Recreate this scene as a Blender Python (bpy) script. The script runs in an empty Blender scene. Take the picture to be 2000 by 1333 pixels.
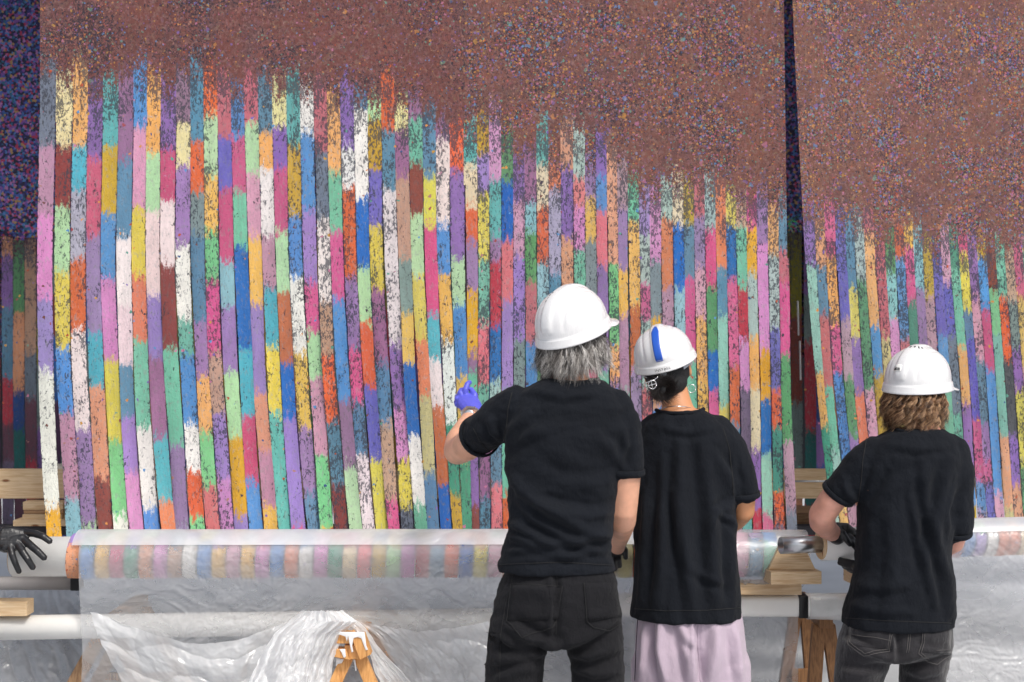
import bpy, bmesh, math, random
import numpy as np
from mathutils import Vector, Matrix, noise
from mathutils.bvhtree import BVHTree
random.seed(7); rng = np.random.default_rng(7)
R = math.radians
SC = bpy.context.scene
COL = SC.collection

# ---------------------------------------------------------------- camera, world, sun, exposure
FPX = 2778.0; CAMZ = 1.7
cam_d = bpy.data.cameras.new('camera'); cam = bpy.data.objects.new('camera', cam_d); COL.objects.link(cam)
cam.location = (0, 0, CAMZ); cam.rotation_euler = (R(90), 0, 0)
cam_d.sensor_width = 36; cam_d.lens = FPX/2000*36; cam_d.clip_end = 400; cam_d.clip_start = 0.05
cam_d.dof.use_dof = True; cam_d.dof.focus_distance = 5.0; cam_d.dof.aperture_fstop = 3.2
SC.camera = cam
w = bpy.data.worlds.new('World'); SC.world = w; w.use_nodes = True
nt = w.node_tree; bg = nt.nodes['Background']
sky = nt.nodes.new('ShaderNodeTexSky'); sky.sky_type = 'NISHITA'; sky.sun_disc = False
SUN_EL, SUN_AZ = R(52), R(146)     # azimuth clockwise from +Y: behind the camera, a little to the right
sky.sun_elevation = SUN_EL; sky.sun_rotation = SUN_AZ; sky.air_density = 1.0; sky.dust_density = 4.0; sky.ozone_density = 1.0
hs = nt.nodes.new('ShaderNodeHueSaturation'); hs.inputs['Saturation'].default_value = 0.45
nt.links.new(sky.outputs[0], hs.inputs['Color']); nt.links.new(hs.outputs[0], bg.inputs[0])
bg.inputs[1].default_value = 0.12
sl = bpy.data.lights.new('sun', 'SUN'); sun = bpy.data.objects.new('sun', sl); COL.objects.link(sun)
sl.energy = 1.5; sl.angle = R(10); sl.color = (1, .95, .88)
sd = Vector((math.sin(SUN_AZ)*math.cos(SUN_EL), math.cos(SUN_AZ)*math.cos(SUN_EL), math.sin(SUN_EL)))
sun.rotation_euler = (-sd).to_track_quat('-Z', 'Y').to_euler(); sun.location = sd*20
SC.view_settings.view_transform = 'Standard'; SC.view_settings.look = 'None'
SC.view_settings.gamma = 1; SC.view_settings.use_curve_mapping = False
SC.view_settings.exposure = 0.50
SC.cycles.max_bounces = 8; SC.cycles.transparent_max_bounces = 12

# ---------------------------------------------------------------- helpers
def W(px, py, Y): return Vector(((px-1000)/FPX*Y, Y, CAMZ+(667-py)/FPX*Y))
def PXY(v):
    v = np.asarray(v); Y = v[:, 1]
    return 1000+v[:, 0]/Y*FPX, 667-(v[:, 2]-CAMZ)/Y*FPX
def lin(c):
    c = c/255.0
    return c/12.92 if c <= .04045 else ((c+.055)/1.055)**2.4
def C(r, g, b, k=1.0): return (lin(r)*k, lin(g)*k, lin(b)*k)
ORG = {}
def tag(o, label=None, cat=None, group=None, kind=None):
    if label: o['label'] = label
    if cat: o['category'] = cat
    if group: o['group'] = group
    if kind: o['kind'] = kind
    return o
def empty(name, loc, label, cat, group=None):
    o = bpy.data.objects.new(name, None); COL.objects.link(o); o.location = loc; o.empty_display_size = .1
    ORG[o.name] = Vector(loc); return tag(o, label, cat, group)
def mk(name, verts, faces, mats, parent=None, smooth=True, kind=None):
    V = np.array([tuple(v) for v in verts], dtype=float)
    if parent is not None: base = ORG[parent.name]
    else: base = Vector(((V[:, 0].min()+V[:, 0].max())/2, (V[:, 1].min()+V[:, 1].max())/2, V[:, 2].min()))
    V = V-np.array(base)
    me = bpy.data.meshes.new(name); me.from_pydata(V.tolist(), [], [list(f) for f in faces])
    if not isinstance(mats, (list, tuple)): mats = [mats]
    for m in mats: me.materials.append(m)
    if smooth: me.polygons.foreach_set('use_smooth', [True]*len(me.polygons))
    me.update()
    o = bpy.data.objects.new(name, me); COL.objects.link(o)
    if parent is not None: o.parent = parent
    else: o.location = base
    ORG[o.name] = Vector(base)
    if kind: o['kind'] = kind
    return o
def recalc(o):
    bm = bmesh.new(); bm.from_mesh(o.data); bmesh.ops.recalc_face_normals(bm, faces=bm.faces); bm.to_mesh(o.data); bm.free(); return o
class G:      # a bag of geometry
    def __init__(s): s.v = []; s.f = []
    def add(s, v, f):
        n = len(s.v); s.v += [tuple(p) for p in v]; s.f += [tuple(i+n for i in q) for q in f]; return s
def ring(c, ax, ay, seg=20, e=2.0):
    c = Vector(c); out = []
    for i in range(seg):
        a = 2*math.pi*i/seg; ca, sa = math.cos(a), math.sin(a)
        x = math.copysign(abs(ca)**(2/e), ca); y = math.copysign(abs(sa)**(2/e), sa)
        out.append(c+ax*x+ay*y)
    return out
def loft(rings, caps=True):
    seg = len(rings[0]); v = [p for r in rings for p in r]; f = []
    for k in range(len(rings)-1):
        for i in range(seg):
            j = (i+1) % seg; f.append((k*seg+i, k*seg+j, (k+1)*seg+j, (k+1)*seg+i))
    if caps:
        f.append(tuple(range(seg-1, -1, -1))); f.append(tuple((len(rings)-1)*seg+i for i in range(seg)))
    return v, f
def limb(pts, rad, seg=16, round_ends=True):
    """pts: points; rad: radius or (r1,r2) each; r2 measured along the limb's vertical-ish side axis"""
    P = [Vector(p) for p in pts]; rad = [(r, r) if not isinstance(r, tuple) else r for r in rad]
    rings = []; ref = None
    n = len(P)
    for i, p in enumerate(P):
        t = (P[min(i+1, n-1)]-P[max(i-1, 0)]).normalized()
        if ref is None:
            h = Vector((1, 0, 0)) if abs(t.x) < .8 else Vector((0, 0, 1))
            ref = (h-t*h.dot(t)).normalized()
        else: ref = (ref-t*ref.dot(t)).normalized()
        b = t.cross(ref)
        r1, r2 = rad[i]
        if round_ends and i == 0:
            for q in (.0, .5, .85): 
                s = max(.12, math.sqrt(max(0, 1-(1-q)**2))); rings.append(ring(p-t*min(r1, r2)*(1-q), ref*r1*s, b*r2*s, seg))
        rings.append(ring(p, ref*r1, b*r2, seg))
        if round_ends and i == n-1:
            for q in (.15, .5, 1.0):
                s = max(.12, math.sqrt(max(0, 1-q*q))); rings.append(ring(p+t*min(r1, r2)*q, ref*r1*s, b*r2*s, seg))
    return loft(rings)
def box(x0, x1, y0, y1, z0, z1):
    v = [(x, y, z) for x in (x0, x1) for y in (y0, y1) for z in (z0, z1)]
    f = [(0, 1, 3, 2), (4, 6, 7, 5), (0, 4, 5, 1), (2, 3, 7, 6), (0, 2, 6, 4), (1, 5, 7, 3)]
    return v, f
def obox(c, ax, ay, az):
    c = Vector(c); ax = Vector(ax); ay = Vector(ay); az = Vector(az)
    v = [c+ax*i+ay*j+az*k for i in (-1, 1) for j in (-1, 1) for k in (-1, 1)]
    return v, box(0, 1, 0, 1, 0, 1)[1]
def bevel(o, wd=.003, seg=2):
    m = o.modifiers.new('bevel', 'BEVEL'); m.width = wd; m.segments = seg; m.limit_method = 'ANGLE'
    return o
def fuse(parts, voxel=.007, smooth=4):
    """several closed shapes -> one continuous surface (verts, faces)"""
    g = G()
    for v, f in parts: g.add(v, f)
    me = bpy.data.meshes.new('tmp'); me.from_pydata(g.v, [], g.f)
    bm = bmesh.new(); bm.from_mesh(me); bmesh.ops.recalc_face_normals(bm, faces=bm.faces); bm.to_mesh(me); bm.free()
    o = bpy.data.objects.new('tmp', me); COL.objects.link(o)
    m = o.modifiers.new('r', 'REMESH'); m.mode = 'VOXEL'; m.voxel_size = voxel
    s = o.modifiers.new('s', 'SMOOTH'); s.iterations = smooth; s.factor = .5
    dg = bpy.context.evaluated_depsgraph_get(); e = o.evaluated_get(dg); m2 = e.to_mesh()
    n = len(m2.vertices); co = np.empty(n*3); m2.vertices.foreach_get('co', co); co = co.reshape(-1, 3)
    no = np.empty(n*3); m2.vertices.foreach_get('normal', no); no = no.reshape(-1, 3)
    fs = [tuple(p.vertices) for p in m2.polygons]
    e.to_mesh_clear(); bpy.data.objects.remove(o); bpy.data.meshes.remove(me)
    return co, fs, no
def segdist(px, py, pl):
    """distance in px to a polyline and the parameter 0..1 along it, plus the signed side"""
    best = np.full(px.shape, 1e9); bt = np.zeros(px.shape); bs = np.zeros(px.shape)
    n = len(pl)-1
    for i in range(n):
        ax, ay = pl[i]; bx, by = pl[i+1]; dx, dy = bx-ax, by-ay; L2 = dx*dx+dy*dy+1e-9
        t = np.clip(((px-ax)*dx+(py-ay)*dy)/L2, 0, 1)
        ex = px-(ax+t*dx); ey = py-(ay+t*dy); d = np.hypot(ex, ey)
        m = d < best; best[m] = d[m]; bt[m] = ((i+t)/n)[m]; bs[m] = np.sign(dx*ey-dy*ex)[m]
    return best, bt, bs
def folds(co, no, flist, back=True):
    """cloth folds: each (polyline in view px of the cloth, half width px, height m); ridge with a crease on one side"""
    px, py = PXY(co); d = np.zeros(len(co))
    wgt = np.clip((-no[:, 1]+.15)*1.6, 0, 1) if back else np.ones(len(co))
    for pl, wd, h in flist:
        dist, t, side = segdist(px, py, pl)
        taper = np.sin(np.clip(t, .02, .98)*math.pi)**.5
        q = dist*side/wd
        d += 1.75*h*taper*(np.exp(-(q-.0)**2)-.75*np.exp(-((q-1.5)/.8)**2))
    return co+no*(d*wgt)[:, None]
def nz(co, no, amp, sx, sy, sz, seed=0, octv=2):
    out = co.copy()
    for i in range(len(co)):
        p = Vector((co[i, 0]*sx+seed, co[i, 1]*sy, co[i, 2]*sz)); out[i] += no[i]*(noise.fractal(p, 1.0, 2.0, octv)*amp)
    return out
def bvh_of(o):
    base = ORG[o.name]
    vs = [tuple(v.co+base) for v in o.data.vertices]; fs = [tuple(p.vertices) for p in o.data.polygons]
    return BVHTree.FromPolygons(vs, fs)
def hit(bvh, px, py):
    d = W(px, py, 1.0)-Vector((0, 0, CAMZ)); d.normalize()
    return bvh.ray_cast(Vector((0, 0, CAMZ)), d)
def patch(name, bvh, corners, mat, parent, nu=8, nv=8, off=.002, thick=.002, smooth=True):
    """a thin piece of cloth or tape lying on a surface, with a rim. corners px: tl, tr, br, bl"""
    tl, tr, br, bl = [Vector(c) for c in corners]; vs = []; ns = []
    last = None
    for j in range(nv+1):
        for i in range(nu+1):
            u, v = i/nu, j/nv; p = (tl*(1-u)+tr*u)*(1-v)+(bl*(1-u)+br*u)*v
            h, n, _, _ = hit(bvh, p.x, p.y)
            if h is None:
                if last is None: last = (W(p.x, p.y, 4.6), Vector((0, -1, 0)))
                h, n = last
            last = (h, n)
            if n.y > 0: n = -n
            vs.append(h+n*off); ns.append(n)
    nn = len(vs); V = vs+[v-n*(off+thick) for v, n in zip(vs, ns)]; f = []
    idx = lambda i, j: j*(nu+1)+i
    for j in range(nv):
        for i in range(nu): f.append((idx(i, j), idx(i, j+1), idx(i+1, j+1), idx(i+1, j)))
    bd = [idx(i, 0) for i in range(nu+1)]+[idx(nu, j) for j in range(1, nv+1)]+[idx(i, nv) for i in range(nu-1, -1, -1)]+[idx(0, j) for j in range(nv-1, 0, -1)]
    for k in range(len(bd)):
        a, b = bd[k], bd[(k+1) % len(bd)]; f.append((a, b, b+nn, a+nn))
    return mk(name, V, f, mat, parent, smooth)
def seam(name, bvh, pl, mat, parent, r=.0012, off=.001):
    """a raised seam following a polyline (px) over a surface"""
    pts = []
    for k in range(len(pl)-1):
        n = max(2, int(math.hypot(pl[k+1][0]-pl[k][0], pl[k+1][1]-pl[k][1])/5))
        for i in range(n+(k == len(pl)-2)):
            t = i/n; x = pl[k][0]*(1-t)+pl[k+1][0]*t; y = pl[k][1]*(1-t)+pl[k+1][1]*t
            h, nn, _, _ = hit(bvh, x, y)
            if h is not None:
                if nn.y > 0: nn = -nn
                pts.append(h+nn*off)
    if len(pts) < 2: return None
    v, f = limb(pts, [r]*len(pts), seg=5, round_ends=False)
    return mk(name, v, f, mat, parent)

# ---------------------------------------------------------------- materials
def nm(m): return m.node_tree.nodes, m.node_tree.links
def mat(name, col, rough=.6, bump=0, bscale=60, var=0, vscale=8, metal=0, sheen=0, spec=.5, coat=0, sss=0, bdist=.01):
    m = bpy.data.materials.new(name); m.use_nodes = True; N, L = nm(m); b = N['Principled BSDF']
    b.inputs['Base Color'].default_value = (*col, 1); b.inputs['Roughness'].default_value = rough; b.inputs['Metallic'].default_value = metal
    b.inputs['Specular IOR Level'].default_value = spec
    if sheen: b.inputs['Sheen Weight'].default_value = sheen; b.inputs['Sheen Roughness'].default_value = .5
    if coat: b.inputs['Coat Weight'].default_value = coat; b.inputs['Coat Roughness'].default_value = .12
    if sss:
        b.inputs['Subsurface Weight'].default_value = sss; b.inputs['Subsurface Radius'].default_value = (.012, .005, .003); b.inputs['Subsurface Scale'].default_value = 1
    tc = N.new('ShaderNodeTexCoord')
    if var:
        n = N.new('ShaderNodeTexNoise'); n.inputs['Scale'].default_value = vscale; n.inputs['Detail'].default_value = 5
        L.new(tc.outputs['Object'], n.inputs['Vector'])
        mp = N.new('ShaderNodeMapRange'); mp.inputs[1].default_value = .3; mp.inputs[2].default_value = .7; mp.inputs[3].default_value = 1-var; mp.inputs[4].default_value = 1+var
        L.new(n.outputs['Fac'], mp.inputs[0])
        mx = N.new('ShaderNodeVectorMath'); mx.operation = 'SCALE'; mx.inputs[0].default_value = col
        L.new(mp.outputs[0], mx.inputs['Scale']); L.new(mx.outputs[0], b.inputs['Base Color'])
    if bump:
        n = N.new('ShaderNodeTexNoise'); n.inputs['Scale'].default_value = bscale; n.inputs['Detail'].default_value = 6
        L.new(tc.outputs['Object'], n.inputs['Vector'])
        bp = N.new('ShaderNodeBump'); bp.inputs['Strength'].default_value = bump; bp.inputs['Distance'].default_value = bdist
        L.new(n.outputs['Fac'], bp.inputs['Height']); L.new(bp.outputs[0], b.inputs['Normal'])
    return m
def fabric(name, col, weave=900, rough=.9, sheen=.25, var=.18, stretch=(1, 1, 1), bump=.35):
    m = mat(name, col, rough, sheen=sheen, spec=.14, var=var, vscale=5); N, L = nm(m); b = N['Principled BSDF']
    tc = N.new('ShaderNodeTexCoord'); mp = N.new('ShaderNodeMapping'); mp.inputs['Scale'].default_value = stretch
    L.new(tc.outputs['Object'], mp.inputs['Vector'])
    n = N.new('ShaderNodeTexNoise'); n.inputs['Scale'].default_value = 45; n.inputs['Detail'].default_value = 7; n.inputs['Roughness'].default_value = .65
    n2 = N.new('ShaderNodeTexNoise'); n2.inputs['Scale'].default_value = weave; n2.inputs['Detail'].default_value = 2
    L.new(mp.outputs[0], n.inputs['Vector']); L.new(mp.outputs[0], n2.inputs['Vector'])
    b1 = N.new('ShaderNodeBump'); b1.inputs['Strength'].default_value = bump; b1.inputs['Distance'].default_value = .012
    b2 = N.new('ShaderNodeBump'); b2.inputs['Strength'].default_value = .4; b2.inputs['Distance'].default_value = .001
    L.new(n.outputs['Fac'], b1.inputs['Height']); L.new(n2.outputs['Fac'], b2.inputs['Height'])
    L.new(b1.outputs[0], b2.inputs['Normal']); L.new(b2.outputs[0], b.inputs['Normal'])
    return m
M = {}
M['shirt'] = fabric('black_cotton', C(21, 24, 30), stretch=(1, 1, .6), sheen=.03, bump=.6)
M['work_trousers'] = fabric('black_work_cloth', C(28, 28, 31), stretch=(1.2, 1, .7), bump=.7, sheen=.04)
M['lilac'] = fabric('lilac_cotton', C(178, 162, 176), stretch=(1.3, 1, .5), var=.1)
M['jeans'] = fabric('washed_black_denim', C(40, 39, 42), stretch=(1.2, 1, .7), var=.4, bump=.6)
M['thread'] = mat('grey_thread', C(92, 89, 88), .8)
M['dark_thread'] = mat('dark_thread', C(22, 22, 24), .8)
M['skin_a'] = mat('fair_skin', C(214, 160, 132), .5, bump=.25, bscale=180, var=.14, vscale=22, sss=.15, bdist=.003)
M['skin_b'] = mat('tan_skin', C(196, 138, 98), .5, bump=.2, bscale=180, var=.08, vscale=18, sss=.15, bdist=.003)
M['skin_c'] = mat('pink_skin', C(216, 158, 138), .5, bump=.25, bscale=180, var=.16, vscale=20, sss=.15, bdist=.003)
M['helmet'] = mat('white_plastic_shell', C(222, 222, 222), .22, coat=.35, var=.015, vscale=20)
_N, _L = nm(M['helmet']); _b = _N['Principled BSDF']; _t = _N.new('ShaderNodeTexCoord'); _m = _N.new('ShaderNodeMapping'); _m.inputs['Scale'].default_value = (60, 60, 14); _L.new(_t.outputs['Object'], _m.inputs['Vector'])
_n = _N.new('ShaderNodeTexNoise'); _n.inputs['Scale'].default_value = 1.5; _n.inputs['Detail'].default_value = 6; _n.inputs['Roughness'].default_value = .7; _L.new(_m.outputs[0], _n.inputs['Vector'])
_r = _N.new('ShaderNodeMapRange'); _r.inputs[1].default_value = .64; _r.inputs[2].default_value = .72; _r.inputs[3].default_value = 0; _r.inputs[4].default_value = .4; _L.new(_n.outputs['Fac'], _r.inputs[0])
_x = _N.new('ShaderNodeMix'); _x.data_type = 'RGBA'; _L.new(_r.outputs[0], _x.inputs[0]); _x.inputs[6].default_value = (*C(220, 220, 221), 1); _x.inputs[7].default_value = (*C(150, 145, 138), 1); _L.new(_x.outputs[2], _b.inputs['Base Color'])
_q = _N.new('ShaderNodeMapRange'); _q.inputs[1].default_value = .3; _q.inputs[2].default_value = .7; _q.inputs[3].default_value = .16; _q.inputs[4].default_value = .34; _L.new(_n.outputs['Fac'], _q.inputs[0]); _L.new(_q.outputs[0], _b.inputs['Roughness'])
M['blue'] = mat('blue_tape', C(30, 85, 185), .45)
M['ink'] = mat('black_ink', C(25, 25, 28), .6)
M['strap_grey'] = mat('grey_strap', C(160, 166, 175), .5, bump=.1)
M['black'] = mat('black_webbing', C(20, 20, 22), .8, bump=.3, bscale=400)
M['nitrile'] = mat('black_nitrile', C(30, 31, 34), .36, bump=.5, bscale=70, bdist=.004)
M['nitrile_blue'] = mat('blue_nitrile', C(88, 92, 205), .42, bump=.5, bscale=70, bdist=.004)
M['steel'] = mat('brushed_steel', C(190, 192, 195), .32, metal=1, bump=.05, bscale=300)
M['silver'] = mat('silver', C(225, 225, 225), .15, metal=1)
M['tube'] = mat('white_card_tube', C(240, 239, 235), .5, bump=.08, bscale=30, var=.04, vscale=6)
M['tape'] = mat('black_tape', C(16, 16, 18), .35, bump=.2, bscale=60)
M['paper'] = mat('crumpled_paper', C(215, 205, 190), .8, bump=.5)
M['shoe'] = mat('black_leather', C(22, 21, 21), .5)
M['eye'] = mat('eye_white', C(220, 215, 210), .2)
M['concrete'] = mat('grey_concrete', C(182, 184, 188), .8, bump=.3, bscale=30, var=.12, vscale=1.5)
M['render'] = mat('dark_render', C(60, 60, 66), .9, bump=.2)
def wood(name, c1, c2, axis=0, scale=5):
    m = bpy.data.materials.new(name); m.use_nodes = True; N, L = nm(m); b = N['Principled BSDF']; b.inputs['Roughness'].default_value = .6
    tc = N.new('ShaderNodeTexCoord'); mp = N.new('ShaderNodeMapping'); s = [34, 34, 34]; s[axis] = 2.0
    mp.inputs['Scale'].default_value = s; L.new(tc.outputs['Object'], mp.inputs['Vector'])
    n = N.new('ShaderNodeTexNoise'); n.inputs['Scale'].default_value = scale; n.inputs['Detail'].default_value = 7; n.inputs['Distortion'].default_value = .6
    L.new(mp.outputs[0], n.inputs['Vector'])
    r = N.new('ShaderNodeValToRGB'); r.color_ramp.elements[0].position = .32; r.color_ramp.elements[0].color = (*c2, 1)
    r.color_ramp.elements[1].position = .62; r.color_ramp.elements[1].color = (*c1, 1)
    L.new(n.outputs['Fac'], r.inputs[0])
    v = N.new('ShaderNodeTexVoronoi'); v.inputs['Scale'].default_value = 1; mp2 = N.new('ShaderNodeMapping'); s2 = [16, 16, 16]; s2[axis] = 6
    mp2.inputs['Scale'].default_value = s2; L.new(tc.outputs['Object'], mp2.inputs['Vector']); L.new(mp2.outputs[0], v.inputs['Vector'])
    mr = N.new('ShaderNodeMapRange'); mr.inputs[1].default_value = .06; mr.inputs[2].default_value = .13; L.new(v.outputs['Distance'], mr.inputs[0])
    mx = N.new('ShaderNodeMix'); mx.data_type = 'RGBA'; L.new(mr.outputs[0], mx.inputs[0]); mx.inputs[6].default_value = (*C(120, 75, 40), 1)
    L.new(r.outputs[0], mx.inputs[7]); L.new(mx.outputs[2], b.inputs['Base Color'])
    bp = N.new('ShaderNodeBump'); bp.inputs['Strength'].default_value = .25; bp.inputs['Distance'].default_value = .003
    L.new(n.outputs['Fac'], bp.inputs['Height']); L.new(bp.outputs[0], b.inputs['Normal'])
    return m
for i, a in enumerate('xyz'):
    M['pine_'+a] = wood('pale_pine_'+a, C(216, 190, 154), C(192, 158, 118), i)
    M['pine_dark_'+a] = wood('weathered_pine_'+a, C(170, 134, 98), C(126, 94, 66), i)
M['pine_brown'] = wood('brown_stained_pine', C(150, 108, 70), C(112, 76, 46), 2)
M['pine_orange'] = wood('orange_pine', C(226, 170, 105), C(196, 132, 70), 2)
M['paint'] = mat('white_paint', C(235, 235, 235), .4, bump=.3, bscale=40)

def film(name, haze=.29, tint=(.94, .95, .965), scale=26, gl=.05, rough=.22, bstr=.5):
    """thin milky polythene: clear part, scattering part and a sheen broken by creases"""
    m = bpy.data.materials.new(name); m.use_nodes = True; N, L = nm(m); N.remove(N['Principled BSDF']); out = N['Material Output']
    tc = N.new('ShaderNodeTexCoord'); mp = N.new('ShaderNodeMapping'); mp.inputs['Scale'].default_value = (1, 1, 1.6)
    L.new(tc.outputs['Object'], mp.inputs['Vector'])
    n0 = N.new('ShaderNodeTexNoise'); n0.inputs['Scale'].default_value = 2.2; n0.inputs['Detail'].default_value = 3; L.new(mp.outputs[0], n0.inputs['Vector'])
    dm = N.new('ShaderNodeVectorMath'); dm.operation = 'MULTIPLY_ADD'; dm.inputs[1].default_value = (.5, .5, .5)
    L.new(n0.outputs['Color'], dm.inputs[0]); L.new(mp.outputs[0], dm.inputs[2])
    n1 = N.new('ShaderNodeTexNoise'); n1.noise_type = 'RIDGED_MULTIFRACTAL' if hasattr(n1, 'noise_type') else 'FBM'
    n1.inputs['Scale'].default_value = scale; n1.inputs['Detail'].default_value = 4; n1.inputs['Distortion'].default_value = .5; L.new(dm.outputs[0], n1.inputs['Vector'])
    n2 = N.new('ShaderNodeTexNoise'); n2.inputs['Scale'].default_value = scale*.35; n2.inputs['Detail'].default_value = 4; L.new(dm.outputs[0], n2.inputs['Vector'])
    msk = N.new('ShaderNodeMapRange'); msk.inputs[1].default_value = .46; msk.inputs[2].default_value = .66; msk.inputs[3].default_value = .03; L.new(n0.outputs['Fac'], msk.inputs[0])
    ml = N.new('ShaderNodeMath'); ml.operation = 'MULTIPLY'; L.new(n1.outputs['Fac'], ml.inputs[0]); L.new(msk.outputs[0], ml.inputs[1])
    b1 = N.new('ShaderNodeBump'); b1.inputs['Strength'].default_value = bstr; b1.inputs['Distance'].default_value = .012; L.new(ml.outputs[0], b1.inputs['Height'])
    b2 = N.new('ShaderNodeBump'); b2.inputs['Strength'].default_value = .18; b2.inputs['Distance'].default_value = .02; L.new(n2.outputs['Fac'], b2.inputs['Height']); L.new(b1.outputs[0], b2.inputs['Normal'])
    tr = N.new('ShaderNodeBsdfTransparent'); tr.inputs[0].default_value = (.96, .965, .97, 1)
    df = N.new('ShaderNodeBsdfDiffuse'); df.inputs[0].default_value = (*tint, 1); tl = N.new('ShaderNodeBsdfTranslucent'); tl.inputs[0].default_value = (*tint, 1)
    gs = N.new('ShaderNodeBsdfGlossy'); gs.inputs['Roughness'].default_value = rough; gs.inputs[0].default_value = (.95, .95, .95, 1)
    for q in (df, tl, gs): L.new(b2.outputs[0], q.inputs['Normal'])
    m1 = N.new('ShaderNodeMixShader'); m1.inputs[0].default_value = .35; L.new(df.outputs[0], m1.inputs[1]); L.new(tl.outputs[0], m1.inputs[2])
    hz = N.new('ShaderNodeMapRange'); hz.inputs[1].default_value = .25; hz.inputs[2].default_value = .75; hz.inputs[3].default_value = haze*.75; hz.inputs[4].default_value = haze*1.25; L.new(n2.outputs['Fac'], hz.inputs[0])
    m2 = N.new('ShaderNodeMixShader'); L.new(hz.outputs[0], m2.inputs[0]); L.new(tr.outputs[0], m2.inputs[1]); L.new(m1.outputs[0], m2.inputs[2])
    fr = N.new('ShaderNodeLayerWeight'); fr.inputs['Blend'].default_value = .35; L.new(b2.outputs[0], fr.inputs['Normal'])
    mr = N.new('ShaderNodeMapRange'); mr.inputs[3].default_value = gl; mr.inputs[4].default_value = .5; L.new(fr.outputs['Fresnel'], mr.inputs[0])
    m3 = N.new('ShaderNodeMixShader'); L.new(mr.outputs[0], m3.inputs[0]); L.new(m2.outputs[0], m3.inputs[1]); L.new(gs.outputs[0], m3.inputs[2])
    L.new(m3.outputs[0], out.inputs['Surface'])
    return m
M['film'] = film('polythene_film')
M['film_milky'] = film('milky_polythene', haze=.78, tint=(.95, .96, .97), scale=14, gl=.06, rough=.28, bstr=.35)
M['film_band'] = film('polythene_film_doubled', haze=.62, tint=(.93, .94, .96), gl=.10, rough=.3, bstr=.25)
M['film_loose'] = film('loose_crumpled_polythene', haze=.46, tint=(.95, .96, .97), scale=18, gl=.07, rough=.22, bstr=.45)

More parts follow.
